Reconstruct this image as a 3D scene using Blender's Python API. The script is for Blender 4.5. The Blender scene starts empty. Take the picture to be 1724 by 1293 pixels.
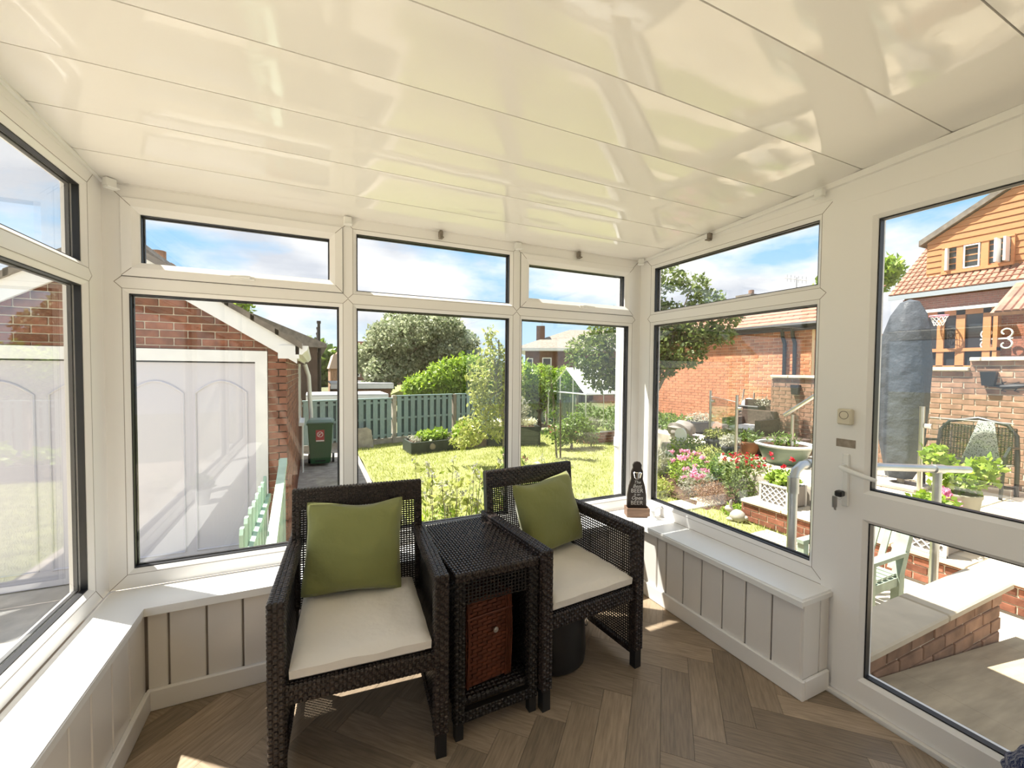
import bpy, bmesh, math, random
import numpy as np
from mathutils import Matrix, Vector, Euler
random.seed(7)
S = bpy.context.scene
COL = S.collection
R_ = math.radians
# ------------------------------------------------------------------ camera
FPX = 714.96
yaw, pit, rol = R_(25.045), R_(-1.778), R_(0.487)
fw = Vector((math.sin(yaw)*math.cos(pit), math.cos(yaw)*math.cos(pit), math.sin(pit)))
rt = Vector((math.cos(yaw), -math.sin(yaw), 0)); up = rt.cross(fw)
r2 = rt*math.cos(rol)+up*math.sin(rol); u2 = -rt*math.sin(rol)+up*math.cos(rol)
cam_d = bpy.data.cameras.new('camera'); cam = bpy.data.objects.new('camera', cam_d); COL.objects.link(cam)
M = Matrix((r2, u2, -fw)).transposed().to_4x4(); M.translation = (0, 0, 1.35)
cam.matrix_world = M
cam_d.sensor_fit = 'HORIZONTAL'; cam_d.sensor_width = 36; cam_d.lens = FPX/1724*36
cam_d.clip_start = 0.02; cam_d.clip_end = 400
S.camera = cam
# ------------------------------------------------------------------ look
S.view_settings.view_transform = 'Standard'; S.view_settings.look = 'None'
S.view_settings.gamma = 1; S.view_settings.use_curve_mapping = False
S.view_settings.exposure = 0.66
S.cycles.max_bounces = 10; S.cycles.diffuse_bounces = 6; S.cycles.glossy_bounces = 4
S.cycles.transparent_max_bounces = 24; S.cycles.caustics_reflective = False
# ------------------------------------------------------------------ sky
SKY_GAIN = 0.80
w = bpy.data.worlds.new('sky'); S.world = w; w.use_nodes = True
nt = w.node_tree; nt.nodes.clear(); N = nt.nodes.new; L = nt.links.new
tc = N('ShaderNodeTexCoord'); sep = N('ShaderNodeSeparateXYZ'); L(tc.outputs['Generated'], sep.inputs[0])
mp = N('ShaderNodeMapping'); mp.inputs['Scale'].default_value = (1.0, 1.0, 2.6); mp.inputs['Location'].default_value = (0.35, 1.9, 0.2)
L(tc.outputs['Generated'], mp.inputs[0])
no = N('ShaderNodeTexNoise'); no.inputs['Scale'].default_value = 2.1; no.inputs['Detail'].default_value = 9; no.inputs['Roughness'].default_value = .56
L(mp.outputs[0], no.inputs['Vector'])
cr = N('ShaderNodeValToRGB'); cr.color_ramp.elements[0].position = .38; cr.color_ramp.elements[1].position = .50
L(no.outputs['Fac'], cr.inputs[0])
bl = N('ShaderNodeValToRGB'); e = bl.color_ramp.elements
e[0].position = 0.0; e[0].color = (.62, .80, .95, 1); e[1].position = .7; e[1].color = (.16, .40, .80, 1)
m1 = e.new(.28); m1.color = (.30, .60, .92, 1)
L(sep.outputs['Z'], bl.inputs[0])
no2 = N('ShaderNodeTexNoise'); no2.inputs['Scale'].default_value = 3.4; no2.inputs['Detail'].default_value = 7
L(mp.outputs[0], no2.inputs['Vector'])
cc = N('ShaderNodeValToRGB'); cc.color_ramp.elements[0].position = .36; cc.color_ramp.elements[0].color = (.62, .66, .74, 1)
cc.color_ramp.elements[1].position = .56; cc.color_ramp.elements[1].color = (1.0, 1.0, 1.0, 1)
L(no2.outputs['Fac'], cc.inputs[0])
mx = N('ShaderNodeMixRGB'); L(cr.outputs[0], mx.inputs[0]); L(bl.outputs[0], mx.inputs[1]); L(cc.outputs[0], mx.inputs[2])
bg = N('ShaderNodeBackground'); L(mx.outputs[0], bg.inputs[0]); bg.inputs[1].default_value = SKY_GAIN
wo = N('ShaderNodeOutputWorld'); L(bg.outputs[0], wo.inputs[0])
# ------------------------------------------------------------------ sun
sun_d = bpy.data.lights.new('sun', 'SUN'); sun_d.energy = 11.0; sun_d.angle = R_(.53); sun_d.color = (1.0, .955, .86)
sun = bpy.data.objects.new('sun', sun_d); COL.objects.link(sun)
sun.rotation_euler = Vector((-1.22, 1.0, 3.05)).to_track_quat('Z', 'Y').to_euler()
sun.location = (-10, 8, 25)

# ================================================================== materials
MATS = {}
def mat(name, col, rough=.5, spec=.5, metal=0, bump=None, var=None, rnd=None, coat=0, trans=None, sheen=0):
    """var=(scale, amount, stretch) noise colour variation ; rnd=amount per object ; bump=(scale,strength)"""
    if name in MATS: return MATS[name]
    m = bpy.data.materials.new(name); m.use_nodes = True; t = m.node_tree; b = t.nodes['Principled BSDF']
    b.inputs['Base Color'].default_value = (*col, 1); b.inputs['Roughness'].default_value = rough
    b.inputs['Specular IOR Level'].default_value = spec; b.inputs['Metallic'].default_value = metal
    b.inputs['Coat Weight'].default_value = coat; b.inputs['Sheen Weight'].default_value = sheen
    src = None
    if var or rnd:
        hs = t.nodes.new('ShaderNodeHueSaturation'); hs.inputs['Color'].default_value = (*col, 1)
        val = None
        if var:
            tc = t.nodes.new('ShaderNodeTexCoord'); mp = t.nodes.new('ShaderNodeMapping')
            if len(var) > 2: mp.inputs['Scale'].default_value = var[2]
            t.links.new(tc.outputs['Object'], mp.inputs[0])
            n = t.nodes.new('ShaderNodeTexNoise'); n.inputs['Scale'].default_value = var[0]; n.inputs['Detail'].default_value = 5
            if rnd:
                oi = t.nodes.new('ShaderNodeObjectInfo'); ad = t.nodes.new('ShaderNodeVectorMath'); ad.operation = 'MULTIPLY_ADD'
                t.links.new(oi.outputs['Random'], ad.inputs[0]); ad.inputs[1].default_value = (37, 19, 53); t.links.new(mp.outputs[0], ad.inputs[2])
                t.links.new(ad.outputs[0], n.inputs['Vector'])
            else: t.links.new(mp.outputs[0], n.inputs['Vector'])
            mr = t.nodes.new('ShaderNodeMapRange'); mr.inputs[1].default_value = .3; mr.inputs[2].default_value = .7
            mr.inputs[3].default_value = 1-var[1]; mr.inputs[4].default_value = 1+var[1]
            t.links.new(n.outputs['Fac'], mr.inputs[0]); val = mr.outputs[0]
        if rnd:
            oi = t.nodes.new('ShaderNodeObjectInfo'); mr2 = t.nodes.new('ShaderNodeMapRange')
            mr2.inputs[3].default_value = 1-rnd; mr2.inputs[4].default_value = 1+rnd
            t.links.new(oi.outputs['Random'], mr2.inputs[0])
            if val is not None:
                mu = t.nodes.new('ShaderNodeMath'); mu.operation = 'MULTIPLY'; t.links.new(val, mu.inputs[0]); t.links.new(mr2.outputs[0], mu.inputs[1]); val = mu.outputs[0]
            else: val = mr2.outputs[0]
        t.links.new(val, hs.inputs['Value']); t.links.new(hs.outputs[0], b.inputs['Base Color']); src = hs.outputs[0]
    if bump:
        tc = t.nodes.new('ShaderNodeTexCoord'); n = t.nodes.new('ShaderNodeTexNoise'); n.inputs['Scale'].default_value = bump[0]; n.inputs['Detail'].default_value = 4
        t.links.new(tc.outputs['Object'], n.inputs['Vector'])
        bp = t.nodes.new('ShaderNodeBump'); bp.inputs['Strength'].default_value = bump[1]; bp.inputs['Distance'].default_value = bump[2] if len(bump) > 2 else .01
        t.links.new(n.outputs['Fac'], bp.inputs['Height']); t.links.new(bp.outputs[0], b.inputs['Normal'])
    if trans:
        tr = t.nodes.new('ShaderNodeBsdfTranslucent'); tr.inputs[0].default_value = (*trans[0], 1)
        mi = t.nodes.new('ShaderNodeMixShader'); mi.inputs[0].default_value = trans[1]
        t.links.new(b.outputs[0], mi.inputs[1]); t.links.new(tr.outputs[0], mi.inputs[2])
        t.links.new(mi.outputs[0], t.nodes['Material Output'].inputs[0])
    MATS[name] = m; return m
def leafmat(name, c1, c2, tcol=None, tr=.35):
    if name in MATS: return MATS[name]
    m = bpy.data.materials.new(name); m.use_nodes = True; t = m.node_tree; b = t.nodes['Principled BSDF']
    g = t.nodes.new('ShaderNodeNewGeometry'); rp = t.nodes.new('ShaderNodeValToRGB')
    rp.color_ramp.elements[0].color = (*c1, 1); rp.color_ramp.elements[1].color = (*c2, 1)
    t.links.new(g.outputs['Random Per Island'], rp.inputs[0]); t.links.new(rp.outputs[0], b.inputs['Base Color'])
    b.inputs['Roughness'].default_value = .45; b.inputs['Specular IOR Level'].default_value = .35
    tn = t.nodes.new('ShaderNodeBsdfTranslucent'); hs = t.nodes.new('ShaderNodeHueSaturation'); hs.inputs['Value'].default_value = 1.6; hs.inputs['Saturation'].default_value = 1.1
    t.links.new(rp.outputs[0], hs.inputs['Color']); t.links.new(hs.outputs[0], tn.inputs[0])
    mi = t.nodes.new('ShaderNodeMixShader'); mi.inputs[0].default_value = tr
    t.links.new(b.outputs[0], mi.inputs[1]); t.links.new(tn.outputs[0], mi.inputs[2]); t.links.new(mi.outputs[0], t.nodes['Material Output'].inputs[0])
    MATS[name] = m; return m
def glassmat(name, f0=.045, tint=(.985, .988, .985)):
    m = bpy.data.materials.new(name); m.use_nodes = True; t = m.node_tree; t.nodes.remove(t.nodes['Principled BSDF'])
    g = t.nodes.new('ShaderNodeNewGeometry'); d = t.nodes.new('ShaderNodeVectorMath'); d.operation = 'DOT_PRODUCT'
    t.links.new(g.outputs['Normal'], d.inputs[0]); t.links.new(g.outputs['Incoming'], d.inputs[1])
    def ma(op, a, b_):
        n = t.nodes.new('ShaderNodeMath'); n.operation = op
        for i, v in enumerate((a, b_)):
            if v is None: continue
            if isinstance(v, (int, float)): n.inputs[i].default_value = v
            else: t.links.new(v, n.inputs[i])
        return n.outputs[0]
    a = ma('ABSOLUTE', d.outputs['Value'], None); o = ma('SUBTRACT', 1.0, a); p = ma('POWER', o, 5.0)
    f = ma('MULTIPLY_ADD', p, 1-f0); f.node.inputs[2].default_value = f0
    tr = t.nodes.new('ShaderNodeBsdfTransparent'); tr.inputs[0].default_value = (*tint, 1)
    gl = t.nodes.new('ShaderNodeBsdfGlossy'); gl.inputs['Roughness'].default_value = .0; gl.inputs[0].default_value = (1, 1, 1, 1)
    mi = t.nodes.new('ShaderNodeMixShader'); t.links.new(f, mi.inputs[0]); t.links.new(tr.outputs[0], mi.inputs[1]); t.links.new(gl.outputs[0], mi.inputs[2])
    t.links.new(mi.outputs[0], t.nodes['Material Output'].inputs[0]); MATS[name] = m; return m
UPVC = mat('white upvc frame', (.87, .855, .835), .28, .5)
CEIL = mat('glossy white ceiling pvc', (.88, .855, .825), .07, .55, bump=(3.2, .045, .05))
SILL = mat('white sill board', (.86, .86, .85), .22)
PANEL = mat('white wall panelling', (.80, .775, .745), .17, .5)
WHITE = mat('white plastic', (.82, .82, .80), .35)
RUB = mat('black rubber gasket', (.012, .012, .014), .45)
GLASS = glassmat('window glass')
BGLASS = glassmat('balustrade glass', .05, (.95, .98, .97))
WOODF = mat('light oak floor plank', (.30, .228, .158), .40, .4, bump=(60, .08, .003), var=(9.0, .22, (1.2, 14, 14)), rnd=.26)
RAT = mat('dark brown rattan', (.026, .0175, .0145), .34, .5, var=(30, .35))
RATD = mat('dark rattan infill', (.012, .009, .0075), .38, .5)
CREAM = mat('cream seat cushion fabric', (.78, .735, .665), .9, .1, bump=(9, .5, .02), sheen=.2)
GREEN = mat('olive green cushion fabric', (.235, .245, .085), .85, .15, bump=(7, .55, .022), sheen=.3)
BRICK = mat('red brown brick', (.21, .085, .052), .85, .2, bump=(120, .4, .004), var=(14, .30), rnd=.30)
BRICKO = mat('orange brick', (.50, .21, .115), .9, .2, var=(6, .22), rnd=.2)
BRICKT = mat('tan brick', (.30, .18, .12), .9, .2, var=(9, .30), rnd=.25)
MORT = mat('pale mortar', (.60, .53, .42), .95, .1, var=(20, .15))
MORTO = mat('sandy mortar', (.72, .50, .36), .95, .1)
CONC = mat('weathered concrete', (.40, .36, .31), .9, .2, var=(6, .25), bump=(60, .4, .004))
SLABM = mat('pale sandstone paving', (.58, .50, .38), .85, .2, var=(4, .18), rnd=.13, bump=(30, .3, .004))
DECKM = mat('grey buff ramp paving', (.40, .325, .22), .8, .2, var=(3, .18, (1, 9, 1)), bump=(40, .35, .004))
WPAINT = mat('white painted timber', (.80, .80, .79), .5, .4, var=(5, .05))
GDOOR = mat('white garage door panel', (.60, .585, .64), .35, .4)
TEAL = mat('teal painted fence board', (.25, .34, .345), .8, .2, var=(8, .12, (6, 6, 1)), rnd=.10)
TEAL_SHADE = mat('shade darkened teal back board', (.065, .105, .11), .85, .2)  # same teal boards, darkened so the colour carries the shade in the gaps
PGREEN = mat('pale green painted timber', (.42, .58, .46), .75, .2, var=(9, .15), rnd=.08)
GREYW = mat('weathered grey wood', (.25, .215, .18), .85, .2, var=(9, .25, (8, 8, 1)))
BEDD = mat('dark green stained sleepers', (.035, .045, .036), .7, .3, var=(8, .3))
BEDT = mat('brown sleepers', (.16, .125, .085), .85, .2, var=(8, .25))
SOIL = mat('dark soil', (.075, .045, .03), .95, .1, var=(20, .5), bump=(30, .8, .02))
LAWN = mat('sunlit lawn', (.27, .285, .11), .95, .1, var=(3.5, .25), bump=(40, .8, .03))
BING = mat('green wheelie bin plastic', (.018, .085, .03), .35, .5)
BINL = mat('grey green bin lid', (.16, .25, .21), .35, .5)
RED = mat('red sticker', (.42, .03, .04), .5)
STEEL = mat('brushed stainless steel', (.62, .60, .58), .28, .5, metal=1)
GALV = mat('galvanised scaffold tube', (.50, .52, .53), .34, .5, metal=1, var=(7, .12))
CHROME = mat('chrome', (.8, .8, .8), .1, .5, metal=1)
BLACK = mat('black plastic', (.012, .012, .013), .4, .5)
TILE = mat('red brown roof tile', (.30, .155, .11), .85, .25, var=(8, .2), rnd=.22)
TILEG = mat('grey weathered roof tile', (.19, .165, .14), .9, .2, var=(7, .3), rnd=.15)
ORW = mat('orange stained cladding', (.50, .225, .10), .55, .3, var=(5, .12, (1, 1, 8)), rnd=.06)
BARK = mat('brown bark', (.10, .075, .055), .95, .1, var=(12, .4))
BARKG = mat('grey green bark', (.22, .20, .15), .9, .1, var=(12, .3))
COVER = mat('grey fabric parasol cover', (.055, .063, .075), .55, .3, bump=(5, .7, .06))
DARK = mat('dark window reflection', (.03, .035, .04), .08, .6)
BLUEF = mat('navy fleece', (.015, .028, .10), .95, .1, bump=(90, 1, .02), sheen=.6)
WICKB = mat('red brown wicker', (.115, .032, .014), .55, .35, var=(20, .3))
L_TREE = leafmat('grey green blossom leaves', (.12, .16, .07), (.42, .44, .30))
L_BRIGHT = leafmat('bright green leaves', (.13, .22, .03), (.32, .42, .07))
L_MID = leafmat('mid green leaves', (.06, .11, .025), (.18, .26, .06))
L_DARK = leafmat('apple leaves', (.06, .10, .022), (.22, .27, .09))
L_YEL = leafmat('yellow green leaves', (.20, .25, .05), (.46, .47, .16))
L_GRASS = leafmat('grass blades', (.25, .28, .07), (.42, .43, .15), tr=.3)
L_PINK = leafmat('pink petals', (.62, .22, .38), (.75, .45, .55))
L_RED = leafmat('crimson petals', (.36, .012, .03), (.55, .04, .06))
L_WHT = leafmat('cream petals', (.80, .78, .62), (.9, .88, .75))
L_BRN = leafmat('brown seed heads', (.16, .08, .05), (.34, .22, .13))
L_SILV = leafmat('silvery foliage', (.30, .31, .24), (.46, .44, .36))

# ================================================================== builders
def wm(o):
    m = o.matrix_basis.copy()
    return (wm(o.parent) @ m) if o.parent else m
class MB:
    def __init__(s): s.bm = bmesh.new()
    def box(s, a, b, mtx=None, bev=0):
        x0, y0, z0 = a; x1, y1, z1 = b
        c = [(x0, y0, z0), (x1, y0, z0), (x1, y1, z0), (x0, y1, z0), (x0, y0, z1), (x1, y0, z1), (x1, y1, z1), (x0, y1, z1)]
        v = [s.bm.verts.new(mtx @ Vector(p) if mtx else p) for p in c]
        fs = [s.bm.faces.new([v[i] for i in f]) for f in ((0, 3, 2, 1), (4, 5, 6, 7), (0, 1, 5, 4), (1, 2, 6, 5), (2, 3, 7, 6), (3, 0, 4, 7))]
        if bev:
            es = list({e for f in fs for e in f.edges}); bmesh.ops.bevel(s.bm, geom=es, offset=bev, segments=1, affect='EDGES')
        return s
    def prism(s, poly, d0, d1, U=Vector((1, 0, 0)), V=Vector((0, 0, 1)), W=Vector((0, 1, 0)), O=Vector((0, 0, 0))):
        a = [s.bm.verts.new(O+U*p[0]+V*p[1]+W*d0) for p in poly]; b = [s.bm.verts.new(O+U*p[0]+V*p[1]+W*d1) for p in poly]
        n = len(poly)
        try:
            s.bm.faces.new(a); s.bm.faces.new(list(reversed(b)))
            for i in range(n): s.bm.faces.new([a[i], b[i], b[(i+1) % n], a[(i+1) % n]])
        except ValueError: pass
        return s
    def tube(s, pts, r, seg=10, cap=True, sq=None):
        pts = [Vector(p) for p in pts]; rs = r if isinstance(r, (list, tuple)) else [r]*len(pts); rings = []
        ref = None
        for i, p in enumerate(pts):
            t = (pts[min(i+1, len(pts)-1)]-pts[max(i-1, 0)]).normalized()
            if ref is None: ref = Vector((0, 0, 1)) if abs(t.z) < .9 else Vector((1, 0, 0))
            a = t.cross(ref).normalized(); b = a.cross(t).normalized(); ref = b
            rings.append([s.bm.verts.new(p+(a*math.cos(2*math.pi*k/seg)+b*math.sin(2*math.pi*k/seg)*(sq or 1))*rs[i]) for k in range(seg)])
        for i in range(len(rings)-1):
            for k in range(seg): s.bm.faces.new([rings[i][k], rings[i][(k+1) % seg], rings[i+1][(k+1) % seg], rings[i+1][k]])
        if cap: s.bm.faces.new(list(reversed(rings[0]))); s.bm.faces.new(rings[-1])
        return s
    def lathe(s, prof, c=(0, 0, 0), seg=24, sy=1):
        c = Vector(c); rings = []
        for r, z in prof:
            rings.append([s.bm.verts.new(c+Vector((r*math.cos(2*math.pi*k/seg), r*sy*math.sin(2*math.pi*k/seg), z))) for k in range(seg)] if r > 1e-5 else [s.bm.verts.new(c+Vector((0, 0, z)))])
        for i in range(len(rings)-1):
            A, B = rings[i], rings[i+1]
            for k in range(seg):
                k2 = (k+1) % seg
                if len(A) == 1 and len(B) == 1: continue
                if len(A) == 1: s.bm.faces.new([A[0], B[k2], B[k]])
                elif len(B) == 1: s.bm.faces.new([A[k], A[k2], B[0]])
                else: s.bm.faces.new([A[k], A[k2], B[k2], B[k]])
        return s
    def ring(s, u0, z0, u1, z1, prof, y=0):
        """sweep a (inset, depth) profile round a rectangle in local XZ, mitred"""
        loops = []
        for i, d in prof:
            loops.append([s.bm.verts.new((a, y+d, b)) for a, b in ((u0+i, z0+i), (u1-i, z0+i), (u1-i, z1-i), (u0+i, z1-i))])
        n = len(loops)
        for j in range(n):
            A, B = loops[j], loops[(j+1) % n]
            for k in range(4): s.bm.faces.new([A[k], A[(k+1) % 4], B[(k+1) % 4], B[k]])
        return s
    def done(s, name, m, parent=None, world=False, loc=None, mtx=None, smooth=False, kind=None, keep=False):
        if world and parent is not None: s.bm.transform(wm(parent).inverted())
        if loc is not None and parent is None: s.bm.transform(Matrix.Translation(-Vector(loc)))
        bmesh.ops.recalc_face_normals(s.bm, faces=s.bm.faces)
        me = bpy.data.meshes.new(name); s.bm.to_mesh(me); s.bm.free(); me.materials.append(m)
        if smooth:
            me.shade_smooth()
            try: me.set_sharp_from_angle(angle=R_(35))
            except Exception: pass
        return link(name, me, parent, loc=loc if parent is None else None, mtx=mtx, kind=kind)
def link(name, me, parent=None, loc=None, mtx=None, kind=None):
    o = bpy.data.objects.new(name, me); COL.objects.link(o)
    if parent is not None: o.parent = parent
    if loc is not None: o.location = loc
    if mtx is not None: o.matrix_basis = mtx
    if kind: o['kind'] = kind
    return o
def thing(name, label, cat, loc=(0, 0, 0), rz=0, group=None, kind=None):
    o = bpy.data.objects.new(name, None); COL.objects.link(o); o.empty_display_size = .1
    o.location = loc; o.rotation_euler = (0, 0, rz); o.matrix_basis = Matrix.Translation(loc) @ Matrix.Rotation(rz, 4, 'Z')
    return tag(o, label, cat, group, kind)
def tag(o, label=None, cat=None, group=None, kind=None):
    if label: o['label'] = label
    if cat: o['category'] = cat
    if group: o['group'] = group
    if kind: o['kind'] = kind
    return o
def struct(name, label=None, cat=None, loc=(0, 0, 0), mtx=None):
    o = bpy.data.objects.new(name, None); COL.objects.link(o); o.location = loc
    if mtx is not None: o.matrix_basis = mtx
    o['kind'] = 'structure'
    if label: o['label'] = label
    if cat: o['category'] = cat
    return o
def B(name, m, a, b, parent=None, bev=0, **k): return MB().box(a, b, bev=bev).done(name, m, parent, **k)
def copy_tree(o, parent=None):
    c = o.copy(); COL.objects.link(c)
    if parent is not None: c.parent = parent
    for ch in list(o.children): copy_tree(ch, c)
    return c
def npmesh(name, V, F, m, parent=None, loc=None, kind='stuff'):
    me = bpy.data.meshes.new(name); nv, nf, k = len(V), len(F), F.shape[1]
    me.vertices.add(nv); me.vertices.foreach_set('co', V.astype(np.float32).ravel())
    me.loops.add(nf*k); me.loops.foreach_set('vertex_index', F.astype(np.int32).ravel())
    me.polygons.add(nf); me.polygons.foreach_set('loop_start', np.arange(0, nf*k, k, dtype=np.int32))
    me.update(calc_edges=True); me.materials.append(m)
    return link(name, me, parent, loc=loc, kind=kind)
def leaves(name, blobs, size, m, parent, seed=1, asp=.5, shell=.55, drop=0.0, kind='stuff'):
    """blobs: (centre, (rx,ry,rz), n) in world coordinates"""
    rg = np.random.default_rng(seed); Vs = []
    for c, r, n in blobs:
        d = rg.normal(size=(n, 3)); d /= np.linalg.norm(d, axis=1)[:, None]
        rad = shell+(1-shell)*rg.random(n)**.6
        p = np.array(c)+d*rad[:, None]*np.array(r)
        a = rg.normal(size=(n, 3)); a[:, 2] -= drop; a /= np.linalg.norm(a, axis=1)[:, None]
        q = rg.normal(size=(n, 3))+d*.9; q[:, 2] += .5; b = np.cross(a, q); b /= np.linalg.norm(b, axis=1)[:, None]+1e-9
        s = size*(.6+.8*rg.random(n))[:, None]
        nn = np.cross(a, b)
        Vs.append(np.stack([p, p+a*s*.45+b*s*asp*.5+nn*s*.10, p+a*s, p+a*s*.45-b*s*asp*.5+nn*s*.10], 1).reshape(-1, 3))
    V = np.concatenate(Vs); o = np.array(wm(parent).translation) if parent else np.zeros(3)
    F = np.arange(len(V)).reshape(-1, 4)
    return npmesh(name, V-o, F, m, parent, kind=kind)
def tree_limbs(parent, base, top, r0, blobs, m, name='trunk', seed=3, n=9, fork=.5):
    rg = random.Random(seed); base = Vector(base); top = Vector(top); mb = MB()
    pts = [base.lerp(top, i/5)+Vector((rg.uniform(-1, 1), rg.uniform(-1, 1), 0))*r0*.6*(0 if i == 0 else 1) for i in range(6)]
    mb.tube(pts, [r0*(1-.12*i) for i in range(6)], 8)
    for k in range(n):
        c, r, _ = blobs[k % len(blobs)]; s = base.lerp(top, rg.uniform(fork, 1))
        e_ = Vector(c)+Vector((rg.uniform(-.6, .6)*r[0], rg.uniform(-.6, .6)*r[1], rg.uniform(-.4, .6)*r[2])); mid = s.lerp(e_, .5)+Vector((0, 0, r0*.8))
        mb.tube([s, mid, e_], [r0*.45, r0*.28, r0*.10], 6)
    return mb.done(name, m, parent, world=True, smooth=True)
def clip_poly(poly, clipper):
    """Sutherland-Hodgman; clipper convex CCW"""
    out = list(poly)
    for i in range(len(clipper)):
        ax, ay = clipper[i]; bx, by = clipper[(i+1) % len(clipper)]
        ins = lambda p: (bx-ax)*(p[1]-ay)-(by-ay)*(p[0]-ax) >= -1e-9
        inp, out = out, []
        for j in range(len(inp)):
            P, Q = inp[j-1], inp[j]; a, b = ins(P), ins(Q)
            if a != b:
                d1 = (bx-ax)*(P[1]-ay)-(by-ay)*(P[0]-ax); d2 = (bx-ax)*(Q[1]-ay)-(by-ay)*(Q[0]-ax); t = d1/(d1-d2)
                out.append((P[0]+(Q[0]-P[0])*t, P[1]+(Q[1]-P[1])*t))
            if b: out.append(Q)
        if not out: return []
    return out
def area(p): return abs(sum(p[i][0]*p[(i+1) % len(p)][1]-p[(i+1) % len(p)][0]*p[i][1] for i in range(len(p))))/2
def bricks(parent, O, U, W, polys, m, mort, limit=300, bw=.215, bh=.065, gap=.010, dep=.012, vis=None, name='brick', back=.10):
    """brick face on plane through O spanned by U (horizontal) and +Z, W = outward normal. polys: convex CCW (u,v)"""
    O = Vector(O); U = Vector(U); W = Vector(W); Z = Vector((0, 0, 1)); cells = []
    for poly in polys:
        if area(poly) < 1e-6: continue
        MB().prism(poly, -.004, -back, U, Z, W, O).done('mortar', mort, parent, world=True)
        u0 = min(p[0] for p in poly); u1 = max(p[0] for p in poly); v0 = min(p[1] for p in poly); v1 = max(p[1] for p in poly)
        for j in range(int(math.floor(v0/(bh+gap))), int(math.ceil(v1/(bh+gap)))+1):
            off = (bw+gap)/2 if j % 2 else 0
            for i in range(int(math.floor((u0-off)/(bw+gap)))-1, int(math.ceil((u1-off)/(bw+gap)))+1):
                a = i*(bw+gap)+off; b = j*(bh+gap); q = [(a, b), (a+bw, b), (a+bw, b+bh), (a, b+bh)]
                c = clip_poly(q, poly)
                if len(c) >= 3 and area(c) > bw*bh*.06: cells.append((q, c, area(c) > bw*bh*.995))
    def seen(c):
        p = O+U*c[1][0][0]+Z*c[1][0][1]; return (p-Vector((0, 0, 1.35))).length+(0 if (vis is None or vis(c[1][0][0], c[1][0][1])) else 1000)
    cells.sort(key=seen)
    rot = Matrix((U, -W, Z)).transposed().to_4x4(); inv = wm(parent).inverted()
    full = None; st = MB(); ns = 0
    for k, (q, c, whole) in enumerate(cells):
        cx, cy = (q[0][0]+q[2][0])/2, (q[0][1]+q[2][1])/2; P = O+U*cx+Z*cy
        jit = random.Random(k*13+5).uniform(-.002, .003)
        if k < limit:
            if whole:
                if full is None:
                    t = MB().box((-bw/2, -dep*.5, -bh/2), (bw/2, dep, bh/2), bev=.004); me = bpy.data.meshes.new(name); bmesh.ops.recalc_face_normals(t.bm, faces=t.bm.faces); t.bm.to_mesh(me); t.bm.free(); me.materials.append(m); full = me
                me = full
            else:
                t = MB().prism([(x-cx, y-cy) for x, y in c], -dep*.5, dep); me = bpy.data.meshes.new(name); bmesh.ops.recalc_face_normals(t.bm, faces=t.bm.faces); t.bm.to_mesh(me); t.bm.free(); me.materials.append(m)
            mt = rot.copy(); mt.translation = P+W*jit
            link(name, me, parent, mtx=inv @ mt)
        else:
            st.prism(c, -dep*.5, dep*.5+jit, U, Z, W, O); ns += 1
    if ns: st.done(name+'work', m, parent, world=True, kind='stuff')
    else: st.bm.free()

# ================================================================== ROOM
YF, XL, XR = 2.257, -.767, 2.01
RY0 = -1.6                                   # rear of the room
def czt(y): return 2.095+.055*(YF-y)         # underside of the ceiling
# floor ------------------------------------------------------------
floor = struct('floor', 'herringbone floor of light oak planks', 'floor')
B('subfloor', CONC, (XL-.1, RY0, -.12), (XR+.02, YF+.05, -.012), floor)
pw, plen = .114, .456
c45 = math.sqrt(.5); dL = Vector((c45, c45, 0)); dR = Vector((-c45, c45, 0))
T0 = Vector((1.475-.0, 1.388, 0))            # mid of the far end of one plank running along (1,1)
rect = [(-.62, -1.0), (1.97, -1.0), (1.97, 2.09), (-.62, 2.09)]
npl = 0
ea, eb = dL, dR                              # coordinates a along (1,1), b along (-1,1)
a0 = T0.dot(ea); b0 = T0.dot(eb)
for i in range(-40, 40):
    for j in range(-12, 12):
        # herringbone lattice: L planks and R planks step by pw diagonally
        for kind in (0, 1):
            if kind == 0: A0, B0, A1, B1 = i*pw-plen, i*pw, i*pw, i*pw+pw
            else: A0, B0, A1, B1 = i*pw, i*pw+pw-plen, i*pw+pw, i*pw+pw
            A0 -= j*plen; A1 -= j*plen; B0, B1 = -B1-j*plen, -B0-j*plen
            A0 += a0; A1 += a0; B0 += b0+pw/2; B1 += b0+pw/2
            e1 = .0006
            q = [(A0+e1, B0+e1), (A1-e1, B0+e1), (A1-e1, B1-e1), (A0+e1, B1-e1)]
            wq = [(ea.x*a+eb.x*b, ea.y*a+eb.y*b) for a, b in q]
            c = clip_poly(wq, rect)
            if len(c) < 3 or area(c) < .0004: continue
            cx = sum(p[0] for p in wq)/4; cy = sum(p[1] for p in wq)/4
            ax = ea if kind == 0 else eb
            ct, st_ = ax.x, ax.y
            loc = [((x-cx)*ct+(y-cy)*st_, -(x-cx)*st_+(y-cy)*ct) for x, y in c]
            t = MB().prism(loc, -.011, 0, Vector((1, 0, 0)), Vector((0, 1, 0)), Vector((0, 0, 1)))
            t.done('plank', WOODF, floor, mtx=Matrix.Translation((cx, cy, 0)) @ Matrix.Rotation(math.atan2(st_, ct), 4, 'Z')); npl += 1
print('planks', npl)
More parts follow.
